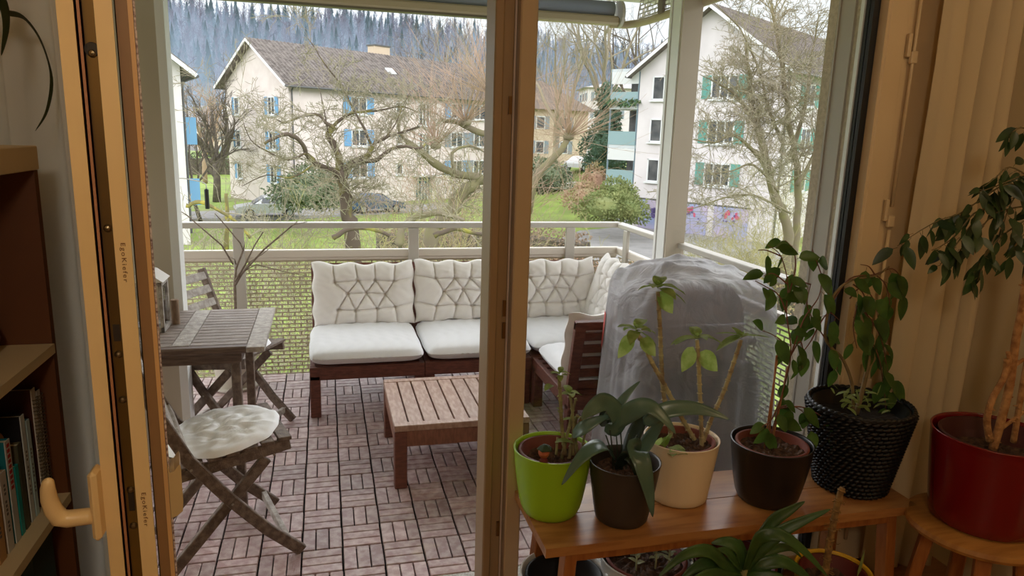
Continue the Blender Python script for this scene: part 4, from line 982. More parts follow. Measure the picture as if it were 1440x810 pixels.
def shrub(name, label, c, Rr, H, n, m, seed, depth=3, L=None, cat='shrub', grp=None, lift=.9, rmin=.0055):
    rn = random.Random(seed); t = thing(name, tuple(c), label, cat, grp); s_ = M(); P = dict(DEF); P.update(seg=.3, wob=.15, up=.04, nb=[2, 4, 4], rmin=rmin); n = int(n*1.3)
    for q in range(n):
        a = rn.uniform(0, 2*pi); rr = Rr*sqrt(rn.random())*.6; d = V((cos(a)*rn.random(), sin(a)*rn.random(), lift)).normalized()
        shoot(s_, V(c)+V((cos(a)*rr, sin(a)*rr, 0)), d, (L or H)*rn.uniform(.5, 1.05), .014, rn, depth, P)
    s_.build('twigs', m, t); return t
for k, (x_, y_, r_, h_, n_s, mm, lb) in enumerate((
    (262, 12.5, 1.3, 3.6, 16, bk_l, 'pale twiggy bare shrub at the far left behind the feeder'),
    (305, 14, 1.5, 3.2, 16, bk_y, 'yellowish twiggy shrub behind the left railing post'),
    (350, 15, 1.6, 3.6, 18, bk_l, 'pale bare shrub in front of the silver car'),
    (405, 16, 1.6, 4.2, 18, bk_l, 'tangled pale shrub left of the mossy fruit tree'),
    (455, 19, 1.5, 3.4, 14, bk_y, 'yellowish shrub behind the mossy fruit tree'),
    (570, 20, 1.8, 4.6, 18, bk_y, 'greenish twiggy shrub right of the fruit tree trunk'),
    (650, 14, 1.6, 3.4, 18, bk_l, 'pale twiggy shrub low beside the post'),
    (600, 24, 2.2, 5.2, 20, bk_l, 'tall pale bare shrub before the porch of the blue-shuttered house'),
    (668, 22, 2.0, 6.5, 20, bk_p, 'pinkish upright bare shrub at the left edge of the post'),
    (745, 16, 1.6, 3.6, 18, bk_y, 'yellowish twiggy shrub at the right edge of the post'),
    (1035, 24, 2.4, 3.0, 22, bk_y, 'yellow-green twiggy shrub before the third garage door'),
    (1095, 22, 2.6, 3.4, 24, bk_y, 'yellow-green shrub at the foot of the many-stemmed tree'),
    (1135, 26, 2.4, 6.0, 20, bk_y, 'tall yellowish shrub at the stucco edge on the right'))):
    X_ = U(x_, 300, 'y', y_).x; shrub('bare_shrub', lb, (X_, y_, ground(X_, y_)), r_, h_, n_s, mm, 80+k)
# leafy bushes, ivy trunk, hedges: clumps of small leaves
def clump(name, label, blobs, n, m, seed, leaf=.16, cat='bush', stem=None, grp=None, kind=None):
    rn = random.Random(seed); c0 = blobs[0][0]; t = thing(name, (c0[0], c0[1], ground(c0[0], c0[1])), label, cat, grp); f = M()
    tot = sum(b[1]*b[2] for b in blobs)
    for c, rx, rz, *ry in blobs:
        ry = ry[0] if ry else rx
        for q in range(int(n*rx*rz/tot)):
            d = rnd(rn); k = rn.uniform(.75, 1.08)*(1+.12*sin(5*d.x+3*d.z)+.1*sin(7*d.y+4*d.z)); p = V(c)+V((d.x*rx*k, d.y*ry*k, d.z*rz*k))
            f.leaf(p, (d+rnd(rn)*.8).normalized(), rnd(rn), leaf*rn.uniform(.6, 1.4), leaf*.6, seg=2, col=None)
        # solid twig core
        f.lathe((c[0], c[1], c[2]-rz*.75), [(.01, 0), (rx*.6, rz*.3), (rx*.72, rz*.75), (rx*.55, rz*1.25), (.01, rz*1.5)], 10)
    f.build('foliage', m, t)
    if stem: M().tube(stem[0], stem[1], 8).build('trunk', bk_d, t)
    return t
ev = mat('evergreen_leaf', (92, 104, 78), .8, (112, 122, 92), 1.5); iv = mat('ivy_leaf', (62, 92, 72), .7, (82, 108, 84), 2); hb = mat('hedge_brown_leaf', (172, 138, 116), .95, (150, 142, 100), .8); hg = mat('hedge_green_leaf', (110, 124, 72), .9, (140, 146, 92), 1)
Yi = 60
pi_ = [U(857, y, 'y', Yi) for y in (240, 215, 190, 165, 140)]
clump('ivy_covered_tree', 'dark ivy-covered trunk with a round evergreen mass left of the balcony tower', [(tuple(p), 1.0, 1.3) for p in pi_]+[(tuple(U(847, 205, 'y', Yi-1)), 1.7, 1.8), (tuple(U(855, 228, 'y', Yi-1)), 1.8, 1.3)], 7000, iv, 90, .30, cat='tree')
Yb_ = 40
clump('evergreen_bush', 'low green bush on the bank left of the first garage', [(tuple(U(880, 295, 'y', Yb_)), 1.5, .9), (tuple(U(850, 292, 'y', Yb_)), 1.6, .9), (tuple(U(868, 275, 'y', Yb_+3)), 1.4, 1.1)], 4200, hg, 91, .2)
clump('evergreen_bush', 'brown-leaved shrub on the sloping lawn below the hipped-roof house', [(tuple(U(838, 262, 'y', 50)), 1.2, 1.6), (tuple(U(825, 278, 'y', 48)), 1.6, 1.0)], 3000, hb, 92, .2)
clump('evergreen_bush', 'dark green bush before the wall of the blue-shuttered house', [(tuple(U(440, 262, 'y', 46)), 2.0, 1.2), (tuple(U(425, 272, 'y', 44)), 1.8, .9), (tuple(U(462, 275, 'y', 46)), 1.3, .8)], 4200, ev, 93, .22)
clump('evergreen_bush', 'green bush tucked under the crooked pollard tree', [(tuple(U(762, 245, 'y', 34)), 1.5, .8), (tuple(U(745, 252, 'y', 34)), 1.2, .7)], 2600, ev, 94, .18)
def hedge(name, label, pts, wd_, h, n, m, seed, leaf=.14):
    rn = random.Random(seed); t = thing(name, (pts[0][0], pts[0][1], ground(*pts[0])), label, 'hedge'); f = M(); core = M()
    for a, b in zip(pts, pts[1:]):
        a = V((*a, 0)); b = V((*b, 0)); D = (b-a); Ln = D.length; Dn = D.normalized(); S = V((-Dn.y, Dn.x, 0))
        za, zb = ground(a.x, a.y), ground(b.x, b.y); core.obox((a+b)/2+V((0, 0, (za+zb)/2+h*.4)), Dn, S, V((0, 0, 1)), Ln/2, wd_*.36, h*.42)
        for q in range(int(n*Ln)):
            s_ = rn.random(); w_ = rn.uniform(-1, 1); z = rn.random()
            if rn.random() < .5: z = rn.uniform(.82, 1.06)
            else: w_ = rn.choice((-1, 1))*rn.uniform(.8, 1.08)
            p = a+D*s_+S*(w_*wd_/2)+V((0, 0, za+(zb-za)*s_+z*h)); f.leaf(p, (rnd(rn)+V((0, 0, .6))).normalized(), rnd(rn), leaf*rn.uniform(.6, 1.5), leaf*.55, seg=2)
    core.build('branches', bk_d, t); f.build('leaves', m, t); return t
hedge('clipped_hedge', 'brownish clipped hedge along the forecourt behind the sofa', [(6.5, 27), (11.5, 24.5), (16, 21.8), (21, 17)], 1.8, 1.5, 420, hb, 95, .13)
hedge('clipped_hedge', 'brown clipped hedge beyond the garden, right of the fruit tree', [(2.5, 33), (9.5, 33), (12.2, 30)], 1.6, 1.9, 260, mat('hedge_beech', (150, 130, 110), .95, (132, 112, 92), 1), 96, .16)
hedge('clipped_hedge', 'dark hedge along the far side of the lawn between the left houses', [(-22, 98), (-12, 100), (-6, 102)], 2.5, 2.6, 90, ev, 97, .35)
# the forest on the hill
bf1 = mat('forest_bark', (112, 112, 124), 1); bf2 = mat('forest_conifer', (66, 80, 84), 1)  # blue-grey puts part of the winter mist into the tree colours
def ftree(kind, rn, H, m=None, o=V((0, 0, 0))):
    m = m or M()
    if kind == 0:   # conifer
        m.tube([o, o+V((0, 0, H))], [.22, .04], 3, cap=False)
        for k in range(7):
            z = H*(.25+.11*k); r = H*.17*(1-k/7.5); n = 6
            ring = [o+V((cos(2*pi*q/n+k)*r*rn.uniform(.75, 1.2), sin(2*pi*q/n+k)*r*rn.uniform(.75, 1.2), z-H*.05)) for q in range(n)]; m.add(ring+[o+V((0, 0, z+H*.13))], [(q, (q+1) % n, n) for q in range(n)])
    else:
        m.tube([o, o+V((rn.gauss(0, .4), 0, H*.6)), o+V((rn.gauss(0, .8), 0, H))], [.22, .16, .04], 3, cap=False)
        for k in range(26):
            z = H*rn.uniform(.35, .95); a = rn.uniform(0, 2*pi); l = H*.22*rn.uniform(.4, 1)*(1.15-z/H); p = o+V((0, 0, z)); e_ = p+V((cos(a)*l*.6, sin(a)*l*.6, l*1.1)); m.tube([p, e_], [.09, .04], 3, cap=False)
            for q in range(2): m.tube([p.lerp(e_, .5), e_+V((rn.gauss(0, .8), rn.gauss(0, .8), rn.uniform(0, 1.5)))], [.06, .03], 3, cap=False)
    return m
rn = random.Random(99); protos = []
for k in range(6):
    kd = 0 if k < 2 else 1; H = rn.uniform(15, 20); o = ftree(kd, rn, H).build('forest_tree', bf2 if kd == 0 else bf1)
    tag(o, 'bare or evergreen forest tree in the hazy wood on the far hill', 'tree', 'forest trees on the far hill'); protos.append(o)
spots = []
for k in range(4200):
    y = rn.uniform(205, 430); a = math.radians(rn.uniform(-50, 42)); x = y*math.tan(a+math.radians(14.7)*1.0)
    spots.append((x, y))
def sees(x, y, z):
    d = V((x, y, z))-CP; w_ = d.dot(_fw)
    return 720+F*d.dot(_r)/w_, 405-F*d.dot(_u)/w_
vis = []
for x, y in spots:
    X_, Y_ = sees(x, y, ground(x, y)+12)
    if 225 < X_ < 960 and -40 < Y_ < 200: vis.append((x, y, X_))
vis.sort(key=lambda s_: s_[1]); rn.shuffle(vis)
ind = sorted(vis[:300], key=lambda s_: s_[1]); rest = vis[300:]
for k, (x, y, _) in enumerate(ind):
    kd = rn.randrange(6) if rn.random() < .8 else rn.randrange(2)
    o = protos[k] if k < 6 else protos[kd].copy()
    if k >= 6: COL.objects.link(o)
    o.location = (x, y, ground(x, y)-.3); o.rotation_euler = (0, 0, rn.uniform(0, 6)); o.scale = (1, 1, rn.uniform(.8, 1.2))
mm = M(); mc = M()
for x, y, _ in rest:
    kd = 0 if rn.random() < .3 else 1; ftree(kd, rn, rn.uniform(13, 21), mc if kd == 0 else mm, V((x, y, ground(x, y)-.3)))
o = mm.build('forest_mass', bf1); tag(o, 'leafless forest covering the hazy blue hill beyond the houses', 'forest', kind='stuff')
o = mc.build('conifer_mass', bf2); tag(o, 'dark evergreens scattered through the forest on the hill', 'forest', kind='stuff')
# blue winter haze over the far slope: a real volume
hz = bpy.data.materials.new('winter_haze'); hz.use_nodes = True; n_ = hz.node_tree; n_.nodes.clear(); o_ = n_.nodes.new('ShaderNodeOutputMaterial'); sv = n_.nodes.new('ShaderNodeVolumeScatter')
sv.inputs['Color'].default_value = (.56, .75, 1.0, 1); sv.inputs['Density'].default_value = .0048; sv.inputs['Anisotropy'].default_value = 0.0; n_.links.new(sv.outputs[0], o_.inputs['Volume'])
o = M().prism([V((-420, 520, -12)), V((-420, 520, 66)), V((-420, 400, 62)), V((-420, 180, 16)), V((-420, 126, 6)), V((-420, 126, -12))], (940, 0, 0)).build('haze', hz); tag(o, 'bluish winter haze lying over the forested hill', 'haze', kind='stuff')
# ================================================================== COVERED GRILL
gb = thing('gas_bottle', (2.05, .42, 0), 'dark gas bottle standing under the right side of the grill cover', 'gas bottle')
M().lathe((2.055, .40, 0), [(.001, 0), (.085, 0), (.095, .02), (.10, .05), (.10, .38), (.09, .44), (.055, .48), (.02, .49), (.02, .53), (.001, .53)], 28).build('bottle_body', mat('bottle_dark', (30, 32, 40), .4), gb, smooth=True)
M().tube([(2.055+.045*cos(i*pi/8), .40+.045*sin(i*pi/8), .53) for i in range(17)], .006, 6).build('collar', mat('bottle_dark', (30, 32, 40), .4), gb, smooth=True)
gr = thing('gas_grill', (1.72, .38, 0), 'dark gas grill on a cart hidden under the translucent cover', 'grill')
gk = mat('grill_black', (26, 26, 30), .4); gs = mat('grill_steel', (128, 122, 126), .35, metal=.7); gsh = mat('grill_maroon', (104, 80, 84), .5)
M().box((1.47, .24, .10), (2.02, .60, .56), bev=.01).build('cabinet', gk, gr)
M().box((1.44, .24, .58), (1.98, .60, .68), bev=.012).build('firebox', gs, gr)
m_ = M()
pr = [V((1.47, .25+.34*(.5-.5*cos(pi*i/10)), .685+.21*sin(pi*i/10)**.7)) for i in range(11)]
m_.prism(pr, (.48, 0, 0)); m_.build('lid', gsh, gr)
M().tube([(1.50, .235, .76), (1.50, .21, .76), (1.92, .21, .76), (1.92, .235, .76)], .009, 8).build('lid_handle', gs, gr, smooth=True)
M().box((1.98, .27, .64), (2.04, .57, .67), bev=.005).build('side_shelf', gs, gr)
for x in (1.52, 1.92):
    for y in (.29, .55): M().lathe((x-.015, y, .045), [(.001, 0), (.04, 0), (.045, .006), (.045, .024), (.04, .03), (.001, .03)], 18, ax=(1, 0, 0)).tube([(x, y, .06), (x, y, .13)], .012, 8).build('wheel', gk, gr)
cover = bpy.data.materials.new('cover_plastic'); cover.use_nodes = True; n_ = cover.node_tree; b_ = n_.nodes['Principled BSDF']; b_.inputs['Base Color'].default_value = (*lin((188, 186, 190)), 1); b_.inputs['Roughness'].default_value = .42
ts = n_.nodes.new('ShaderNodeBsdfTranslucent'); ts.inputs[0].default_value = (*lin((200, 198, 204)), 1); tp = n_.nodes.new('ShaderNodeBsdfTransparent'); tp.inputs[0].default_value = (.86, .86, .88, 1)
m1 = n_.nodes.new('ShaderNodeMixShader'); m1.inputs[0].default_value = .22; n_.links.new(b_.outputs[0], m1.inputs[1]); n_.links.new(ts.outputs[0], m1.inputs[2])
m2 = n_.nodes.new('ShaderNodeMixShader'); lw = n_.nodes.new('ShaderNodeLayerWeight'); lw.inputs[0].default_value = .35; mr = n_.nodes.new('ShaderNodeMapRange'); mr.inputs['To Min'].default_value = .50; mr.inputs['To Max'].default_value = .10
n_.links.new(lw.outputs['Facing'], mr.inputs['Value']); n_.links.new(mr.outputs[0], m2.inputs[0]); n_.links.new(m1.outputs[0], m2.inputs[1]); n_.links.new(tp.outputs[0], m2.inputs[2]); n_.links.new(m2.outputs[0], n_.nodes['Material Output'].inputs['Surface'])
nz = n_.nodes.new('ShaderNodeTexNoise'); nz.inputs['Scale'].default_value = 5.5; nz.inputs['Detail'].default_value = 7; nz.inputs['Distortion'].default_value = 1.6; bp = n_.nodes.new('ShaderNodeBump'); bp.inputs['Strength'].default_value = .85; bp.inputs['Distance'].default_value = .05
tc = n_.nodes.new('ShaderNodeTexCoord'); n_.links.new(tc.outputs['Object'], nz.inputs['Vector']); n_.links.new(nz.outputs['Fac'], bp.inputs['Height']); n_.links.new(bp.outputs[0], b_.inputs['Normal'])
rn = random.Random(4); folds = [(rn.randint(5, 15), rn.uniform(0, 6), rn.uniform(.4, 1)) for _ in range(6)]
CRS = [((1.44, .56), (1.60, .36), .035, .020), ((1.60, .36), (1.74, .27), .03, .016), ((1.50, .60), (1.72, .50), .03, .015), ((1.72, .50), (1.95, .40), .04, .016), ((1.56, .46), (1.80, .40), .02, .010), ((1.62, .62), (1.90, .58), .03, .012), ((1.80, .30), (1.97, .50), .03, -.014), ((1.46, .44), (1.58, .24), .02, -.012)]
def tri(x): return 1-4*abs((x/(2*pi)) % 1-.5)
def cov(u, v):
    th = 2*pi*u; a, b = .345, .27; cx_, cy_ = 1.745, .40
    k = min(1, v/.34); n_e = 2.3+2.4*min(1, max(0, (v-.1)/.3))
    ct, st = cos(th), sin(th); sr = (abs(ct)**n_e+abs(st)**n_e)**(-1/n_e)
    rr = sin(k*pi/2)**.8 if k < 1 else 1
    below = max(0, (v-.34)/.66)
    f = sum(w_*(.6*tri(q*th+p+below*1.6*sin(p))+.4*sin(q*th+p)) for q, p, w_ in folds)/2.6
    f2 = tri(23*th+below*3)*.35+tri(31*th-2+sin(3*below))*.25
    g = 1+below*.12+.105*below**.6*f+.03*below**.8*f2+.02*k*f
    x = cx_+a*sr*ct*rr*g; y = cy_+b*sr*st*rr*g
    zt = .968-.055*(k**3)+.042*exp(-((x-1.74)/.22)**2-((y-.42)/.22)**2)-.02*max(0, x-1.85)/.2*k-.12*max(0, 1.56-x)/.14*k*.6
    zt += .035*exp(-((x-1.45)/.035)**2-((y-.60)/.06)**2)
    for (ax_, ay_), (bx_2, by_), wd_, hh_ in CRS: zt += hh_*exp(-(seg_d(x, y, (ax_, ay_), (bx_2, by_))/wd_)**2)
    zt += (.006*tri(46*x+22*y)+.004*tri(70*y-30*x+2))*k
    z = zt if k < 1 else zt-(zt-.02)*below**.92
    return V((x, y, z))
m_ = M().grid(lambda u, v: cov(u, v**.9), 260, 110, wrapu=True)
o = m_.build('grill_cover', cover, smooth=True); tag(o, 'wrinkled translucent grey plastic cover draped over the grill beyond the window', 'cover')
rp = cov(.41, .48)
o = M().grid(lambda u, v: cov(.405+.02*u, .40+.13*v)+V((-.004, .003, 0)), 6, 10).build('warning_patch', mat('patch_red', (206, 96, 92), .6), smooth=True); o.parent = bpy.data.objects['grill_cover']; o['label'] = 'faded red printed patch'
# ================================================================== PLANT BENCH
bw = mat('bench_wood', (176, 122, 70), .35, (148, 94, 50), 5, (1.2, 9, 9), spec=.6); mixadd(bw, (196, 146, 90), 2.2, .5, .75, (1, 5, 5)); bwo = mat('bench_wood_leg', (172, 108, 54), .4, (150, 88, 42), 6, (9, 9, 1.2))
bn = thing('plant_bench', (1.3, -.69, 0), 'varnished wooden bench of two planks carrying a row of potted plants', 'bench')
bx0, bx1, BZ = .683, 1.922, .45
for a, b in ((-.856, -.688), (-.684, -.516)):
    m_ = M(); n = 4; xs_ = [bx0, bx0+.40+(.1 if a < -.7 else 0), bx0+.86-(.1 if a < -.7 else 0), bx1]
    m_.prism([V((bx0+(0 if a > -.7 else 0), a, BZ-.028)), V((bx1, a, BZ-.028)), V((bx1, b, BZ-.028)), V((bx0, b, BZ-.028))], (0, 0, .028)); m_.build('plank', bw, bn)
M().box((bx0+.07, -.835, BZ-.062), (bx1-.08, -.815, BZ-.029)).box((bx0+.07, -.555, BZ-.062), (bx1-.08, -.535, BZ-.029)).build('apron', bwo, bn)
for x, sx_ in ((bx0+.085, -1), (bx1-.075, 1)):
    for y, sy in ((-.81, -1), (-.56, 1)): M().bar((x+sx_*.03, y+sy*.02, 0), (x, y, BZ-.03), .036, .05, up=(0, 1, 0), bev=.003).build('leg', bwo, bn)
# ------------------------------------------------ pots
terr = mat('terracotta', (122, 62, 48), .8); soilm = mat('soil', (64, 46, 36), 1)
def pot(t, c, r0, r1, h, m, inner=None, soil=.82, rim=.006, name='pot', ripple=None, curve=.0, th=.006, irim=None):
    c = V(c); prof = [(.001, 0), (r0*.93, 0), (r0, .006)]
    for i in range(1, 11): f = i/10; prof.append((r0+(r1-r0)*(f**(1-curve)), .006+(h-.008)*f))
    prof += [(r1+.001, h), (r1-th*.5, h+.001), (r1-th, h-.003)]
    for f in (.9, .75, .6): prof.append((r0+(r1-r0)*(f**(1-curve))-th, h*f))
    prof.append((.001, h*.6))
    o = M().lathe(c, prof, 72, ripple=ripple).build(name, m, t, smooth=True)
    if inner:
        ri = r1*.86; M().lathe(c+V((0, 0, 0)), [(r0*.8, h*.4), (ri, h-.012), (ri+.004, h-.010), (ri+.003, h-.006), (ri-.006, h-.006), (ri-.010, h*.55)], 56).build('inner_pot', inner, t, smooth=True)
    rs = r1*.84; z = h*soil
    M().grid(lambda u, v: c+V((rs*v*cos(2*pi*u), rs*v*sin(2*pi*u), z+.006*sin(40*u+9*v)*v+.005*sin(31*v+u*60))), 40, 8, wrapu=True).build('soil', soilm, t)
    return o
def stemmy(m, pts, r0, r1, n=8, knobs=0, rn=None):
    pp = []
    for i in range(len(pts)-1):
        p0 = pts[max(i-1, 0)]; p1 = pts[i]; p2 = pts[i+1]; p3 = pts[min(i+2, len(pts)-1)]
        for k in range(5):
            s_ = k/5; pp.append(.5*((2*p1)+(-p0+p2)*s_+(2*p0-5*p1+4*p2-p3)*s_*s_+(-p0+3*p1-3*p2+p3)*s_**3))
    pp.append(V(pts[-1])); N_ = len(pp)-1
    m.tube(pp, [r0+(r1-r0)*i/N_ for i in range(N_+1)], n)
    if knobs:
        L_ = sum((pp[i+1]-pp[i]).length for i in range(N_)); step = knobs; acc = step; d_ = 0
        for i in range(N_):
            s_ = (pp[i+1]-pp[i]).length
            while d_+s_ > acc:
                f = (acc-d_)/s_; c = pp[i].lerp(pp[i+1], f); r = r0+(r1-r0)*i/N_; dd = (pp[i+1]-pp[i]).normalized()
                m.tube([c-dd*.003, c-dd*.001, c+dd*.0015, c+dd*.0035], [r*.9, r*1.28, r*1.25, r*.9], n)
                a = dd.orthogonal(); a.normalize(); a = Matrix.Rotation(acc*97, 3, dd) @ a
                m.tube([c, c+a*(r+.004)], [.0022, .0012], 4); m.tube([c, c-a*(r+.004)], [.0022, .0012], 4); acc += step
            d_ += s_
    return pp
def W_(px_, py_, y): return U(px_, py_, 'y', y)
coleus_stem = mat('pale_green_stem', (148, 146, 96), .7, (124, 108, 78), 30, trans=.12); coleus_leaf = mat('fuzzy_leaf', (132, 156, 72), .7, (168, 186, 110), 30, trans=.5); leaf_edge = mat('leaf_pale', (190, 200, 150), .8, trans=.3)
def fuzzy_tuft(lf, top, s, rn, n=6, droop=.8):
    for k in range(n):
        a = 2*pi*k/n+rn.uniform(-.3, .3); up = .55 if k % 2 else .05
        d = V((cos(a), sin(a)*.9, up)).normalized(); lf.leaf(top+V((0, 0, -.002*k)), d, (0, 0, 1), s*rn.uniform(.7, 1.15), s*.52, droop=droop, fold=.25, seg=6, shape=.5, wavy=.10)
    for k in range(5):
        a = 2*pi*k/5+.5; lf.leaf(top, V((cos(a), sin(a), 1.2)), (0, 0, 1), s*.35, s*.16, droop=.3, seg=3)
# 1. lime pot with cut fleshy stems and a little clay face
t = thing('potted_plant', (.757, -.655, BZ), 'lime green pot with cut pale fleshy stems and a small clay face', 'potted plant')
pot(t, (.757, -.655, BZ+.001), .082, .117, .205, mat('lime_glaze', (152, 198, 34), .36, spec=.5), mat('inner_terracotta', (110, 56, 46), .6), soil=.78, curve=.42)
st = M(); lf = M(); rn = random.Random(5); yb = -.655
for pts, r in (([(795, 640), (790, 600), (788, 560), (786, 528)], .0062), ([(806, 640), (806, 590), (801, 552)], .0048), ([(812, 640), (808, 600), (812, 585)], .0052), ([(800, 645), (806, 615), (818, 588)], .006), ([(790, 645), (798, 610), (806, 588)], .005),
               ([(818, 640), (822, 612), (830, 600)], .004), ([(782, 640), (784, 615)], .004), ([(824, 640), (822, 622)], .004), ([(790, 640), (800, 600), (810, 560)], .0042)):
    stemmy(st, [W_(x, y, yb+R(-.02, .02)) for x, y in pts], r, r*.85, 8, .035)
fuzzy_tuft(lf, W_(788, 524, yb), .035, rn, 6); fuzzy_tuft(lf, W_(801, 552, yb), .05, rn, 4, .9); fuzzy_tuft(lf, W_(787, 575, yb), .018, rn, 3)
lf.leaf(W_(778, 542, yb), (-.7, -.3, .1), (0, 0, 1), .035, .03, 1.2, seg=6); lf.leaf(W_(780, 622, yb-.02), (.9, -.3, .3), (0, 0, 1), .06, .03, .8); lf.leaf(W_(805, 588, yb), (1, -.1, 0), (0, 0, 1), .05, .022, .3); lf.leaf(W_(806, 588, yb), (-1, -.1, 0), (0, 0, 1), .045, .018, .2)
st.build('stems', coleus_stem, t, smooth=True); lf.build('leaves', coleus_leaf, t, smooth=True)
c = W_(765, 636, -.72)
fg = thing('clay_face', tuple(c), 'small orange clay face with a dark green hat, set in the lime pot', 'ornament')
def face(u, v):
    th = 2*pi*u; ph = pi*v; x = sin(ph)*cos(th); y = sin(ph)*sin(th); z = cos(ph); r = .0165
    nose = exp(-((x+.15)/.22)**2-((z+.05)/.2)**2)*(y < 0)*.35; eye = sum(exp(-((x-q)/.13)**2-((z-.22)/.12)**2) for q in (-.45, .15))*(y < 0)*.2; mo = exp(-((x+.15)/.35)**2-((z+.45)/.07)**2)*(y < 0)*.16; chk = sum(exp(-((x-q)/.2)**2-((z+.15)/.2)**2) for q in (-.6, .35))*(y < 0)*.10
    return c+V((x, y, z*1.1))*(r*(1+nose-eye-mo+chk))
M().grid(lambda u, v: face(1-u, v), 40, 30, wrapu=True).build('face', mat('clay', (176, 92, 56), .7), fg, smooth=True)
M().lathe(c+V((.003, .002, .008)), [(.021, 0), (.019, .004), (.013, .010), (.006, .014), (.001, .015)], 20, ripple=lambda a, h: .12*sin(5*a)).build('hat', mat('hat_green', (52, 72, 50), .7), fg, smooth=True)
M().tube([c+V((-.004, -.012, -.02)), c+V((0, 0, -.03)), c+V((0, 0, -.045))], [.012, .012, .011], 12).build('collar', mat('collar_red', (110, 40, 32), .7), fg, smooth=True)
# 2. charcoal pot with broad strap leaves
t = thing('potted_plant', (.955, -.735, BZ), 'charcoal pot with broad dark strap leaves arching over its rim', 'potted plant')
pot(t, (.955, -.735, BZ+.001), .078, .106, .185, mat('charcoal_glaze', (62, 54, 46), .42), soil=.8, curve=.15)
asp = mat('strap_leaf', (78, 106, 90), .3, (98, 128, 112), 6, (1, 1, 1), trans=.12, spec=.8)
def ribbon(pts, w_, name, par, m, up=(0, 0, 1), fold=.18, tw=0, tip=.55):
    pp = []
    for i in range(len(pts)-1):
        p0 = pts[max(i-1, 0)]; p1 = pts[i]; p2 = pts[i+1]; p3 = pts[min(i+2, len(pts)-1)]
        for k in range(6): s_ = k/6; pp.append(.5*((2*p1)+(-p0+p2)*s_+(2*p0-5*p1+4*p2-p3)*s_*s_+(-p0+3*p1-3*p2+p3)*s_**3))
    pp.append(V(pts[-1])); n = len(pp); m_ = M(); vs_ = []
    view = (pp[n//2]-CP).normalized()
    for i, p in enumerate(pp):
        d = (pp[min(i+1, n-1)]-pp[max(i-1, 0)]).normalized(); U_ = V(up); sd = d.cross(U_)
        if sd.length < .15: sd = d.cross(V((0, 1, 0)))
        sd.normalize(); nn = sd.cross(d); t_ = i/(n-1); k = w_/2*max(.03, sin(pi*min(1, t_**tip*1.0))**.75 if t_ > 0 else .05); sd = Matrix.Rotation(tw*(t_-.5), 3, d) @ sd; nn = sd.cross(d)
        for q in (-1, -.5, 0, .5, 1): vs_.append(p+sd*(k*q)+nn*(fold*k*abs(q)))
    fs = [(i*5+q, i*5+q+1, (i+1)*5+q+1, (i+1)*5+q) for i in range(n-1) for q in range(4)]
    return m_.add(vs_, fs).build(name, m, par, smooth=True, solid=.0006)
pet = M(); base = V((.955, -.735, BZ+.15)); Ya = -.74
LV_ = [([(868, 640), (866, 600), (858, 583), (835, 588), (818, 600), (802, 612)], .02, .045),     # left flat leaf (upper): handled below
       ]
ribbon([W_(862, 645, -.73), W_(850, 628, -.76), W_(832, 632, -.80), W_(812, 650, -.84), W_(790, 682, -.87)], .052, 'leaf', t, asp, up=(.2, -.3, 1))
ribbon([W_(856, 612, -.74), W_(868, 588, -.76), W_(850, 566, -.79), W_(828, 578, -.83), W_(818, 590, -.86)], .062, 'leaf', t, asp, up=(.1, -.9, .6))
ribbon([W_(850, 590, -.75), W_(868, 572, -.74), W_(884, 552, -.74), W_(900, 536, -.74)], .030, 'leaf', t, asp, up=(-.6, -.6, .6))
ribbon([W_(860, 600, -.74), W_(885, 580, -.77), W_(912, 572, -.80), W_(935, 590, -.83), W_(950, 610, -.85)], .056, 'leaf', t, asp, up=(.2, -.9, .7))
ribbon([W_(905, 596, -.74), W_(935, 578, -.76), W_(970, 574, -.78), W_(1000, 580, -.80), W_(1026, 590, -.82)], .050, 'leaf', t, asp, up=(0, -.85, .7))
ribbon([W_(893, 640, -.74), W_(892, 630, -.80), W_(902, 650, -.86), W_(912, 690, -.88), W_(918, 727, -.88)], .062, 'leaf', t, asp, up=(0, -1, .3))
ribbon([W_(805, 612, -.72), W_(820, 602, -.75), W_(838, 592, -.76), W_(858, 584, -.76)], .04, 'leaf', t, asp, up=(.2, -.7, .8))
ribbon([W_(882, 640, -.74), W_(893, 610, -.70), W_(905, 585, -.68), W_(915, 575, -.67)], .05, 'leaf', t, mat('strap_leaf_dark', (36, 52, 38), .45, trans=.1), up=(-.8, -.6, .3))
ribbon([W_(900, 640, -.74), W_(912, 620, -.72), W_(925, 600, -.70), W_(940, 580, -.69)], .045, 'leaf', t, asp, up=(-.8, -.6, .3))
ribbon([W_(868, 660, -.72), W_(880, 640, -.77), W_(890, 650, -.80), W_(895, 672, -.80)], .04, 'leaf', t, mat('strap_leaf_dark', (36, 52, 38), .45), up=(0, -1, .2))
ribbon([W_(846, 600, -.72), W_(854, 575, -.70), W_(862, 558, -.69)], .035, 'leaf', t, mat('strap_leaf_dark', (36, 52, 38), .45), up=(-.3, -1, .2))
for a, b in (((862, 660), (858, 605)), ((868, 660), (866, 600)), ((875, 660), (872, 600)), ((880, 660), (884, 610)), ((872, 660), (896, 612)), ((866, 660), (852, 612))): pet.tube([W_(*a, -.735), W_((a[0]+b[0])/2+1, (a[1]+b[1])/2, -.74), W_(*b, -.745)], [.0025, .0022, .002], 6)
pet.build('leaf_stalks', mat('stalk_dark', (48, 58, 40), .6), t, smooth=True)
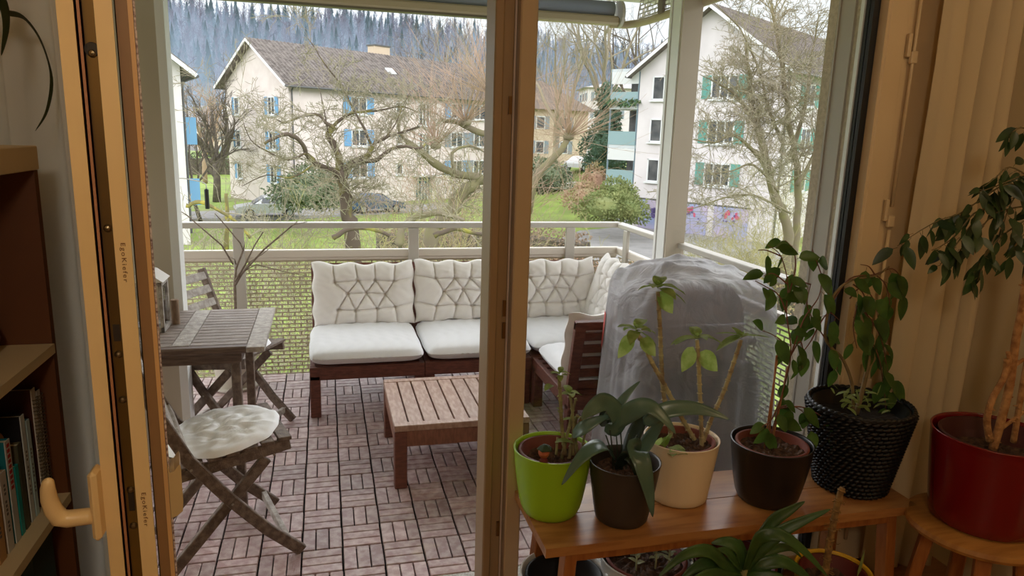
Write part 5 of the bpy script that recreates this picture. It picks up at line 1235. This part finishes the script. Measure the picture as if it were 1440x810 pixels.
# 3. ribbed cream pot with four tall jointed stems
t = thing('potted_plant', (1.185, -.645, BZ), 'ribbed cream pot with four tall jointed stems and leafy tufts', 'potted plant')
pot(t, (1.185, -.645, BZ+.001), .093, .117, .20, mat('cream_glaze', (238, 218, 184), .42), terr, soil=.86, ripple=lambda a, h: -.012*(abs(sin(a*11))**14) if h < .18 else 0)
st = M(); lf = M(); rn = random.Random(8); Yc = -.64
tall = [([(985, 632), (960, 590), (938, 548), (918, 512), (904, 482), (895, 468)], .0062), ([(948, 632), (934, 560), (930, 510), (928, 460), (925, 410)], .0062), ([(987, 640), (986, 600), (984, 550), (982, 505), (980, 478)], .0060), ([(985, 632), (1000, 590), (1018, 550), (1030, 515), (1042, 478)], .0064)]
for k, (pts, r) in enumerate(tall):
    yy = Yc+(.02, .05, -.02, .0)[k]; pp = [W_(x, y, yy) for x, y in pts]; pp[0].z = min(pp[0].z, BZ+.175); stemmy(st, pp, r*1.15, r*1.0, 10, .030)
top = W_(925, 402, Yc+.05); fuzzy_tuft(lf, top, .085, rn, 5, .9); lf.leaf(top+V((0, 0, -.02)), (.55, -.1, -.5), (0, -1, .3), .085, .055, .6, seg=7, wavy=.1); lf.leaf(top+V((.005, 0, -.01)), (1, -.2, -.1), (0, 0, 1), .10, .035, 1.0, seg=7)
top = W_(895, 462, Yc+.02); fuzzy_tuft(lf, top, .075, rn, 6, .9); lf.leaf(top+V((-.01, 0, -.02)), (-.7, -.2, -.7), (0, -1, .3), .085, .045, .5, seg=7); lf.leaf(top+V((.01, -.01, -.03)), (.6, -.3, -.5), (0, -1, .3), .07, .045, .5, seg=7); lf.leaf(top+V((.01, 0, -.01)), (.9, 0, -.5), (0, 0, 1), .08, .035, .6, seg=7)
top = W_(980, 474, Yc-.02); fuzzy_tuft(lf, top, .075, rn, 4, .8); lf.leaf(top+V((-.01, 0, -.03)), (-.5, -.2, -.8), (0, -1, .2), .085, .05, .3, seg=7, wavy=.08); lf.leaf(top+V((.01, 0, -.05)), (.7, -.2, -.5), (0, -1, .2), .085, .055, .4, seg=7, wavy=.12); lf.leaf(top, (-1, 0, 0), (0, 0, 1), .09, .035, .6, seg=7); lf.leaf(top, (1, 0, 0), (0, 0, 1), .09, .035, .6, seg=7)
top = W_(1043, 472, Yc); fuzzy_tuft(lf, top, .05, rn, 4, .4); lf.leaf(top, (-1, -.1, -.3), (0, 0, 1), .10, .04, .4, seg=7); lf.leaf(top, (1, -.1, 0), (0, 0, 1), .10, .022, .2, seg=7); lf.leaf(top, (-1, .1, .25), (0, 0, 1), .09, .02, .4, seg=7)
for q in range(9):
    c = V((1.14+rn.uniform(-.06, .06), -.70+rn.uniform(-.03, .03), BZ+.18)); d = V((rn.uniform(-1, 1), rn.uniform(-1, .2), .7)); lf.leaf(c, d, (0, 0, 1), rn.uniform(.045, .07), .03, .9, seg=6, wavy=.1)
st.build('stems', mat('jointed_stem', (186, 176, 134), .7, (140, 118, 88), 26), t, smooth=True); lf.build('leaves', coleus_leaf, t, smooth=True)
# ficus helper: twiggy branches carrying pointed hanging leaves
def ficus_leaves(par, br, m, rn, dens, L0, W0, hang=.6, name='leaves', wood=None, r=.0026, side=.03, more=None):
    lf = M(); wd_ = M()
    for pts in br:
        pp = stemmy(wd_, pts, r, r*.45, 6); acc = 0
        n = len(pp)
        for i in range(1, n):
            acc += (pp[i]-pp[i-1]).length*dens
            while acc > 1:
                acc -= 1; p = pp[i]+rnd(rn)*.004; d = (rnd(rn)*.9+V((0, -.15, -hang))+(pp[i]-pp[i-1]).normalized()*.4).normalized(); pet_ = p+d*.012
                wd_.tube([p, pet_], [.0009, .0008], 3, cap=False); s_ = rn.uniform(.65, 1.15)
                lf.leaf(pet_, (d+V((0, 0, -.25))).normalized(), V((rn.uniform(-.5, .5), -1, rn.uniform(-.2, .9))), L0*s_, W0*s_, droop=rn.uniform(.2, .8), fold=rn.uniform(.05, .35), seg=7, shape=.46)
    lf.build(name, m, par, smooth=True); wd_.build('branches', wood, par, smooth=True)
fl = mat('ficus_leaf', (58, 86, 32), .38, (84, 112, 44), 14, trans=.35, spec=.45); fld = mat('ficus_leaf_dark', (40, 58, 30), .38, (56, 78, 36), 14, trans=.22, spec=.45)
redw = mat('reddish_twig', (118, 74, 54), .7); cane = mat('cane', (168, 112, 68), .6)
# 4. black pot with a young ficus tied to canes
t = thing('potted_ficus', (1.46, -.70, BZ), 'round black pot holding a thin ficus tied to bamboo canes', 'potted plant')
pot(t, (1.462, -.715, BZ+.001), .090, .126, .195, mat('black_glaze', (34, 29, 26), .35), terr, soil=.84, curve=.35)
m_ = M(); Yd = -.70
for a, b in (((1075, 630), (1095, 490)), ((1083, 635), (1108, 515)), ((1080, 628), (1092, 500))): m_.tube([W_(*a, Yd), W_(*b, Yd+.02)], .0032, 8)
m_.build('cane', cane, t, smooth=True)
rn = random.Random(14)
def B(*a, y=Yd, dy=0): return [W_(p[0], p[1], y+dy*i) for i, p in enumerate(a)]
ficus_leaves(t, [B((1080, 630), (1098, 560), (1112, 500), (1106, 440), (1108, 400), (1098, 360), (1080, 345)), B((1106, 440), (1095, 415), (1075, 402), (1062, 395)), B((1112, 500), (1130, 450), (1150, 420), (1155, 400)), B((1106, 425), (1118, 380), (1116, 352), (1104, 338)), B((1098, 360), (1078, 352), (1066, 352)),
                 B((1108, 400), (1088, 385), (1074, 388)), B((1098, 560), (1085, 590), (1072, 600), (1068, 612)), B((1112, 500), (1100, 480), (1085, 470), (1072, 465)), B((1112, 500), (1125, 480), (1130, 500), (1128, 520)), B((1092, 575), (1110, 570), (1130, 580), (1140, 600)), B((1092, 575), (1125, 572), (1150, 582), (1175, 600))], fl, rn, 24, .074, .040, wood=redw)
# 5. black woven pot with a fuller ficus
t = thing('potted_ficus', (1.83, -.665, BZ), 'black woven basket pot with a leafy weeping ficus, at the right end of the bench', 'potted plant')
wk = mat('black_wicker', (20, 20, 22), .38, spec=.4)
wc = V((1.80, -.685, BZ+.001)); m_ = M(); r0, r1, h = .106, .160, .282
m_.lathe(wc, [(.001, 0), (r0, 0), (r1-.006, h), (r1-.02, h), (r0-.01, .02), (.001, .02)], 48)
nr, nc = 19, 40
for j in range(nr):
    z0 = h*(j+.5)/nr; r = r0+(r1-r0)*(z0/h)
    for k in range(nc):
        a0 = 2*pi*(k+(.5 if j % 2 else 0))/nc; a1 = a0+2*pi/nc*1.0; am = (a0+a1)/2
        m_.tube([wc+V((cos(a0)*(r-.002), sin(a0)*(r-.002), z0-.003)), wc+V((cos(am)*(r+.0065), sin(am)*(r+.0065), z0)), wc+V((cos(a1)*(r-.002), sin(a1)*(r-.002), z0+.003))], [.0055, .0072, .0055], 5, cap=False)
for q in range(2):
    m_.tube([wc+V((cos(a)*(r1-.002), sin(a)*(r1-.002), h+.004*sin(a*24+q*pi)+.002)) for a in [i*2*pi/240 for i in range(241)]], .0075, 6)
m_.build('woven_pot', wk, t, smooth=True)
M().grid(lambda u, v: wc+V((.144*v*cos(2*pi*u), .144*v*sin(2*pi*u), h-.045+.006*sin(40*u+9*v)*v)), 40, 6, wrapu=True).build('soil', mat('dark_soil', (34, 28, 26), 1), t)
rn = random.Random(22); Ye = -.665
m_ = M(); stemmy(m_, B((1200, 580), (1198, 540), (1185, 505), (1170, 490), (1160, 470), (1170, 420), (1195, 395), (1230, 388), (1250, 375), y=Ye), .0058, .003, 8); stemmy(m_, B((1204, 582), (1215, 540), (1222, 500), (1215, 460), (1205, 425), y=Ye), .0085, .003, 8)
m_.build('stem', mat('ficus_bark', (142, 122, 84), .8, (112, 94, 66), 30), t, smooth=True)
ficus_leaves(t, [B((1170, 490), (1150, 460), (1135, 430), (1140, 400), y=Ye), B((1170, 430), (1160, 400), (1150, 372), (1142, 350), y=Ye), B((1170, 425), (1195, 392), (1230, 386), (1255, 378), (1268, 395), (1270, 420), y=Ye), B((1230, 386), (1245, 400), (1252, 430), y=Ye),
                 B((1200, 400), (1215, 415), (1220, 450), (1228, 490), y=Ye), B((1205, 430), (1225, 450), (1240, 480), (1248, 520), (1255, 545), y=Ye), B((1205, 430), (1200, 460), (1205, 490), y=Ye), B((1150, 460), (1140, 480), (1125, 500), y=Ye), B((1160, 470), (1172, 500), (1178, 520), y=Ye), B((1215, 460), (1235, 500), (1242, 540), (1246, 575), y=Ye),
                 B((1140, 400), (1120, 395), (1105, 400), y=Ye), B((1230, 386), (1222, 375), (1210, 372), y=Ye), B((1150, 460), (1165, 440), (1180, 450), y=Ye), B((1195, 420), (1210, 405), (1228, 420), (1235, 450), y=Ye)], fl, rn, 26, .080, .044, hang=.9, wood=redw)
lf = M()
for q in range(36):
    c = wc+V((rn.uniform(-.10, .06), rn.uniform(-.05, .05), h-.02+rn.uniform(0, .06))); lf.leaf(c, V((rn.uniform(-1, 1), rn.uniform(-1, .4), rn.uniform(.2, 1))), rnd(rn), rn.uniform(.03, .055), .012, .9, seg=4)
lf.build('low_sprouts', mat('sprout', (136, 150, 80), .7, trans=.3), t, smooth=True)
# ------------------------------------------------ stool with the big red pot
t = thing('round_stool', (2.025, -.975, 0), 'round wooden stool under the glossy red pot at the right edge', 'stool')
M().lathe((2.025, -.975, .418), [(.001, 0), (.180, 0), (.194, .006), (.198, .016), (.194, .028), (.186, .032), (.001, .032)], 64).build('seat', mat('stool_wood', (182, 128, 64), .45, (160, 106, 50), 6, (1, 9, 1)), t, smooth='edge')
for k in range(4):
    a = pi/4+k*pi/2+.15; M().bar((2.025+cos(a)*.175, -.975+sin(a)*.175, 0), (2.025+cos(a)*.12, -.975+sin(a)*.12, .417), .042, .036, bev=.004).build('leg', bwo, t)
M().bar((2.025-.10, -.975-.10, .17), (2.025+.10, -.975+.10, .17), .02, .026).build('stretcher', bwo, t); M().bar((2.025-.10, -.975+.10, .14), (2.025+.10, -.975-.10, .14), .02, .026).build('stretcher', bwo, t)
t = thing('potted_ficus', (2.03, -.965, .451), 'weeping ficus with knobbly pale trunks in a glossy dark red pot on the stool', 'potted plant')
pot(t, (2.045, -.965, .452), .142, .170, .282, mat('red_glaze', (116, 10, 16), .24, spec=.5, coat=.3), mat('inner_maroon', (70, 22, 20), .6), soil=.75, curve=.2)
ftr = mat('ficus_trunk', (196, 146, 92), .8, (150, 100, 56), 36, bump=.6, bscale=90); m_ = M(); Yf = -.965; rn = random.Random(33)
for pts, r in (([(1392, 620), (1388, 590), (1396, 560), (1412, 530), (1416, 505)], .0105), ([(1396, 632), (1408, 590), (1420, 540), (1428, 480), (1436, 440), (1440, 410), (1450, 360), (1462, 300)], .0125), ([(1425, 622), (1432, 580), (1440, 530), (1452, 470), (1470, 400)], .009), ([(1405, 605), (1425, 590), (1450, 572)], .006), ([(1412, 530), (1420, 515), (1417, 495)], .007), ([(1418, 520), (1440, 505)], .006)):
    pp = stemmy(m_, B(*pts, y=Yf), r, r*.8, 9)
    for i in range(2, len(pp)-1, 2):
        if rn.random() < .6: d = rnd(rn); m_.tube([pp[i], pp[i]+d*(r+.008)], [.004, .0018], 5)
m_.build('trunk', ftr, t, smooth=True)
ficus_leaves(t, [B((1462, 300), (1430, 262), (1408, 262), (1380, 280), (1350, 300), (1320, 310), (1285, 330), (1262, 346), y=Yf), B((1440, 290), (1400, 300), (1372, 330), (1350, 352), (1340, 372), y=Yf), B((1460, 300), (1425, 320), (1395, 345), (1372, 380), (1360, 400), y=Yf), B((1450, 250), (1420, 235), (1400, 250), (1385, 262), y=Yf),
                 B((1462, 200), (1440, 180), (1425, 185), (1420, 195), y=Yf), B((1465, 270), (1440, 262), (1420, 290), (1410, 320), y=Yf), B((1460, 330), (1440, 330), (1425, 350), (1420, 362), y=Yf), B((1400, 290), (1370, 300), (1345, 330), (1325, 345), (1310, 352), y=Yf), B((1380, 300), (1355, 330), (1340, 350), (1322, 372), y=Yf),
                 B((1455, 240), (1430, 250), (1400, 262), (1372, 272), y=Yf), B((1400, 330), (1385, 365), (1375, 395), y=Yf), B((1462, 350), (1445, 350), (1438, 372), y=Yf)], fld, rn, 64, .060, .026, hang=.6, wood=mat('ficus_twig', (112, 96, 60), .7))
# ------------------------------------------------ plants on the floor before and below the bench
t = thing('potted_plant', (.80, -.69, 0), 'white rimmed bowl pot on the floor below the left end of the bench', 'pot')
pot(t, (.80, -.69, 0), .09, .135, .255, mat('white_glaze', (212, 212, 208), .3), mat('inner_dark', (22, 22, 24), .6), soil=.7)
t = thing('potted_plant', (1.065, -.70, 0), 'white pot with a terracotta liner and pale sprouts, under the middle of the bench', 'potted plant')
pot(t, (1.065, -.70, 0), .10, .145, .29, mat('white_glaze', (212, 212, 208), .3), terr, soil=.88)
lf = M(); rn = random.Random(44)
for q in range(3):
    c = V((1.02+.055*q, -.73-.02*(q % 2), .25+.02*(q % 2))); lf.tube([c, c+V((0, 0, .06))], .003, 5)
    for k in range(9): lf.leaf(c+V((0, 0, .03+.006*k)), V((cos(k*2.4+q), sin(k*2.4+q), .5+.1*k)), (0, 0, 1), .030, .017, .8, seg=5)
lf.build('sprouts', mat('sprout_pale', (172, 176, 136), .7), t, smooth=True)
t = thing('potted_dracaena', (1.12, -1.13, 0), 'dracaena with long arching dark green blades, in front of the bench at the bottom edge', 'potted plant')
pot(t, (1.12, -1.13, 0), .10, .14, .26, mat('pot_wine', (92, 24, 22), .4), soil=.85)
dl = mat('dracaena_leaf', (48, 76, 34), .42, (66, 100, 42), 10, trans=.2); m_ = M(); stemmy(m_, [V((1.12, -1.13, .2)), V((1.125, -1.13, .33)), W_(1046, 800, -1.13)], .012, .010, 9); m_.build('stem', mat('dracaena_stem', (128, 120, 70), .7), t, smooth=True)
c0 = W_(1046, 802, -1.13)
for k, pts in enumerate(([(1060, 775), (1085, 735), (1110, 718), (1132, 705)], [(1062, 780), (1095, 750), (1130, 732), (1168, 716)], [(1065, 760), (1095, 752), (1130, 775), (1165, 812)], [(1070, 795), (1100, 790), (1130, 808), (1150, 830)], [(1040, 775), (1030, 765), (1015, 762), (1000, 764)], [(1020, 795), (995, 775), (960, 782), (925, 812)],
                         [(1020, 800), (1000, 790), (975, 800), (955, 818)], [(1042, 785), (1041, 770), (1040, 758)], [(1035, 790), (1022, 776), (1008, 772)], [(1058, 790), (1080, 775), (1110, 770), (1128, 785)], [(1030, 812), (1000, 808), (970, 822), (940, 850)], [(1062, 812), (1095, 812), (1120, 835)], [(1050, 790), (1062, 770), (1078, 755)], [(1028, 798), (1012, 786), (992, 786)])):
    pp = [c0+V((0, 0, -.01*(k % 4)))]+[W_(x, y, -1.13+(.05, -.05, -.09, -.06, .03, -.05, -.02, .03, .0, .06, -.1, -.1, .03, .06)[k]*(i+1)/4) for i, (x, y) in enumerate(pts)]
    ribbon(pp, .034 if k < 8 else .028, 'leaf', t, dl, up=(.1, -.75, .65), fold=.25, tip=.7)
t = thing('potted_stump', (1.50, -.98, 0), 'yellow pot with an upright dried hairy stem beside the dracaena', 'potted plant')
pot(t, (1.55, -.95, 0), .08, .108, .335, mat('yellow_glaze', (214, 170, 40), .4), mat('inner_red', (92, 26, 24), .6), soil=.85)
m_ = M(); stemmy(m_, B((1160, 812), (1165, 775), (1172, 735), (1180, 700), (1185, 686), y=-1.0), .0095, .0085, 9, .03); rn = random.Random(50)
pp = B((1160, 812), (1165, 775), (1172, 735), (1180, 700), y=-1.0)
for q in range(60):
    i = rn.randrange(3); p = pp[i].lerp(pp[i+1], rn.random()); d = rnd(rn); d.z *= .5; e_ = p+d*.022; m_.tube([p, e_, e_+V((rn.uniform(-.01, .01), 0, rn.uniform(-.012, .012)))], [.0013, .001, .0007], 4)
m_.build('dry_stem', mat('dry_stem', (150, 116, 66), .9, (112, 84, 48), 60), t, smooth=True)
M().leaf(W_(1205, 812, -.98), (.15, 0, 1), (0, -1, 0), .09, .012, 0, seg=4).build('sprout', mat('sprout', (136, 150, 80), .7), t)
t = thing('potted_plant', (1.33, -.80, 0), 'dark pot with wine red rim under the bench behind the dracaena', 'pot')
pot(t, (1.335, -.77, 0), .10, .145, .29, mat('charcoal_glaze', (62, 54, 46), .42), mat('inner_red', (92, 26, 24), .6), soil=.85)
# ------------------------------------------------ curtains
curt = mat('curtain_cloth', (230, 212, 176), .9, trans=.35); curt2 = mat('curtain_white', (248, 247, 242), .9, trans=.4)
def curtain(name, x0, x1, y, z0, z1, nf, amp, m, label, seed, taper=0, dx=0):
    rn = random.Random(seed); ph = [rn.uniform(0, 6) for _ in range(5)]
    def P(u, v):
        z = z0+(z1-z0)*v; w_ = (x1-x0)*(1-taper*(1-v)); x = x0+w_*u+dx*(1-v); f = sin(2*pi*nf*u+ph[0]+.5*sin(3*u+ph[1]))
        return V((x+amp*.5*cos(2*pi*nf*u*1.0+ph[2]), y+amp*(abs(f)**.8*(1 if f > 0 else -1))*(.75+.25*sin(5*u+ph[3]+v))+.006*sin(9*v+ph[4]+11*u), z))
    o = M().grid(P, 220, 14).build(name, m, smooth=True, solid=.0015); return tag(o, label, 'curtain')
curtain('window_curtain', 2.03, 2.34, -.565, .02, 2.42, 4.2, .032, curt, 'cream curtain gathered in folds at the right of the window', 3, taper=.04)
curtain('window_curtain', -.80, -.435, -.585, .02, 2.42, 3.2, .03, curt2, 'off-white curtain gathered between the bookcase and the open door', 6)
# ------------------------------------------------ bookcase with books and ornaments
bc = thing('bookcase', (-.62, -1.8, 0), 'cream bookcase along the left wall, its shelf fronts running toward the window', 'bookcase')
bcm = mat('bookcase_cream', (222, 204, 164), .5); bci = mat('bookcase_back_shaded', (92, 50, 22), .7)  # back panel brown darkened to paint in the unlit inside
SX0, SX1, SY0, SY1 = -.80, -.46, -2.7, -.84
M().box((SX0, SY1-.02, 0), (SX1-.004, SY1, 1.462)).build('side_panel', mat('bookcase_side_shaded', (98, 54, 22), .6), bc)  # panel colour darkened too, shade painted in where lamplight falls short
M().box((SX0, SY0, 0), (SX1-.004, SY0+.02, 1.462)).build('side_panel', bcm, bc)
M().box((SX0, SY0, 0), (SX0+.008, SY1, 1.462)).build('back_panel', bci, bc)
M().box((SX0, SY0, 1.463), (SX1, SY1, 1.512), bev=.002).build('top_board', bcm, bc)
for z in (1.07, .718, .37, .03): M().box((SX0+.01, SY0+.02, z), (SX1, SY1-.02, z+.021)).build('shelf', bcm, bc)
SZ = .7395
books = [  # (y of the near face, thickness, height, depth, cover, spine, label)
    (-.875, .018, .255, .23, (36, 26, 24), (210, 206, 196), 'spiral-bound black album at the far end of the lower shelf'),
    (-.900, .020, .268, .25, (64, 28, 18), (218, 212, 200), 'tall dark brown book leaning beside the spiral album'),
    (-.945, .016, .215, .19, (96, 150, 176), (186, 214, 220), 'slim pale blue paperback in front of the dark brown book'),
    (-.968, .018, .235, .20, (26, 24, 26), (206, 214, 214), 'black book with a round orange emblem, white spine'),
    (-.995, .020, .185, .19, (88, 84, 64), (70, 74, 58), 'olive paperback between the black book and the teal one'),
    (-1.022, .016, .150, .18, (20, 148, 150), (20, 160, 158), 'small turquoise booklet low beside the olive paperback'),
    (-1.045, .022, .215, .20, (22, 112, 122), (196, 200, 196), 'teal covered book with red lettering on its white spine'),
    (-1.078, .026, .165, .19, (168, 142, 118), (206, 202, 196), 'beige paperback nearest the camera on the lower shelf'),
    (-1.115, .028, .195, .20, (170, 128, 76), (196, 150, 96), 'tan hardback cut by the left edge of the frame')]
pgm = mat('pages', (226, 216, 192), .9)
for y, th, hh, dd, cc, sc_, lb in books:
    x1 = SX1-.035; x0 = x1-dd*.9
    t = thing('book', (x1-.1, y-th/2, SZ), lb, 'book', 'books on the lower shelf')
    cm_ = mat('cover_%d_%d_%d' % cc, cc, .5); sm_ = mat('spine_%d_%d_%d' % sc_, sc_, .5)
    M().box((x0, y-.0015, SZ), (x1, y, SZ+hh)).box((x0, y-th, SZ), (x1, y-th+.0015, SZ+hh)).build('cover', cm_, t)
    M().box((x1, y-th, SZ), (x1+.002, y, SZ+hh)).build('spine', sm_, t)
    M().box((x0+.004, y-th+.0016, SZ+.003), (x1-.001, y-.0016, SZ+hh-.004)).build('pages', pgm, t)
    if 'spiral' in lb:
        m_ = M()
        for k in range(30): m_.tube([V((x1+.004+.005*cos(a), y-th/2+.011*sin(a), SZ+.01+k*.0081)) for a in [i*2*pi/8 for i in range(9)]], .0011, 4)
        m_.build('spiral_binding', mat('wire', (120, 112, 96), .4, metal=.7), t)
    if 'orange emblem' in lb: M().lathe((x0+.13, y-th-.0002, SZ+hh-.045), [(.001, .0006), (.019, .0006), (.019, 0)], 24, ax=(0, -1, 0)).build('round_emblem', mat('emblem_orange', (196, 140, 96), .6), t)
    if 'dark brown' in lb:
        M().lathe((x0+.12, y-th-.0002, SZ+hh-.07), [(.001, .0006), (.016, .0006), (.016, 0)], 20, ax=(0, -1, 0)).build('round_emblem', mat('emblem_brown', (110, 72, 52), .6), t)
    if 'red lettering' in lb:
        m_ = M()
        for k in range(9): m_.box((x1+.0021, y-th*.75, SZ+hh-.014-k*.011), (x1+.0026, y-th*.25, SZ+hh-.007-k*.011))
        m_.build('spine_lettering', mat('print_red', (176, 44, 40), .6), t)
    elif sc_[0] > 150:
        m_ = M()
        for k in range(12):
            if k % 5 != 3: m_.box((x1+.0021, y-th*.62, SZ+hh*.25+k*.0085), (x1+.0025, y-th*.38, SZ+hh*.25+.005+k*.0085))
        m_.build('spine_lettering', mat('print_grey', (96, 96, 100), .6), t)
o = M().box((SX0+.03, -1.02, .392), (SX1-.03, -.90, .70), bev=.004).build('storage_box', mat('box_teal', (52, 76, 80), .7)); tag(o, 'dark teal storage box on the shelf below the books', 'box')
t = thing('dark_red_gourd', (-.60, -.93, 1.0915), 'dark red round gourd at the far end of the upper shelf', 'gourd')
M().lathe((-.60, -.95, 1.0915), [(.001, 0), (.04, 0), (.062, .015), (.068, .036), (.060, .06), (.038, .074), (.010, .070), (.001, .068)], 48, ripple=lambda a, h: .05*abs(sin(5*a))).build('body', mat('gourd_red', (96, 18, 16), .4), t, smooth=True)
M().tube([(-.60, -.95, 1.158), (-.598, -.952, 1.172), (-.592, -.955, 1.18)], [.005, .004, .004], 7).build('stem', bark, t, smooth=True)
t = thing('orange_vase', (-.62, -1.085, 1.0915), 'small orange vase holding black branching twigs on the upper shelf', 'vase')
M().lathe((-.62, -1.085, 1.0915), [(.001, 0), (.03, 0), (.048, .02), (.052, .045), (.040, .07), (.02, .085), (.016, .092), (.014, .085)], 40).build('body', mat('vase_orange', (184, 72, 34), .4), t, smooth=True)
m_ = M(); rn = random.Random(3); P_ = dict(DEF); P_.update(seg=.05, wob=.22, up=.0, rmin=.0012, r6=.01, nb=[3, 3], ang=(.5, .95))
for q in range(5): shoot(m_, V((-.62, -1.085, 1.18)), V((rn.uniform(-.1, .3), rn.uniform(.1, .7), 1)), rn.uniform(.13, .22), .0028, rn, 2, P_)
m_.build('twigs', mat('black_twig', (34, 24, 20), .8), t)
t = thing('trailing_plant', (-.60, -1.16, 1.513), 'dark-leaved plant on top of the bookcase with one long leaf hanging over', 'potted plant')
pot(t, (-.60, -1.22, 1.513), .06, .08, .12, mat('white_glaze', (212, 212, 208), .3), soil=.85)
tl = mat('trailing_leaf', (52, 66, 34), .5, trans=.15)
ribbon([V((-.60, -1.20, 1.61)), U(-30, 10, 'x', -.53), U(8, 18, 'x', -.5), U(34, 26, 'x', -.49), U(58, 60, 'x', -.48), U(72, 110, 'x', -.48), U(66, 155, 'x', -.48), U(50, 184, 'x', -.48)], .014, 'leaf', t, tl, up=(1, -.3, .6), tip=.75)
ribbon([V((-.60, -1.20, 1.62)), U(-30, -30, 'x', -.5), U(0, 0, 'x', -.5), U(8, 35, 'x', -.49), U(2, 78, 'x', -.49)], .028, 'leaf', t, tl, up=(1, -.6, 0))
for q in range(7): a = q*.9; ribbon([V((-.60, -1.22, 1.61)), V((-.60+.08*cos(a), -1.22+.08*sin(a), 1.75)), V((-.60+.17*cos(a), -1.22+.12*sin(a), 1.72))], .03, 'leaf', t, tl)
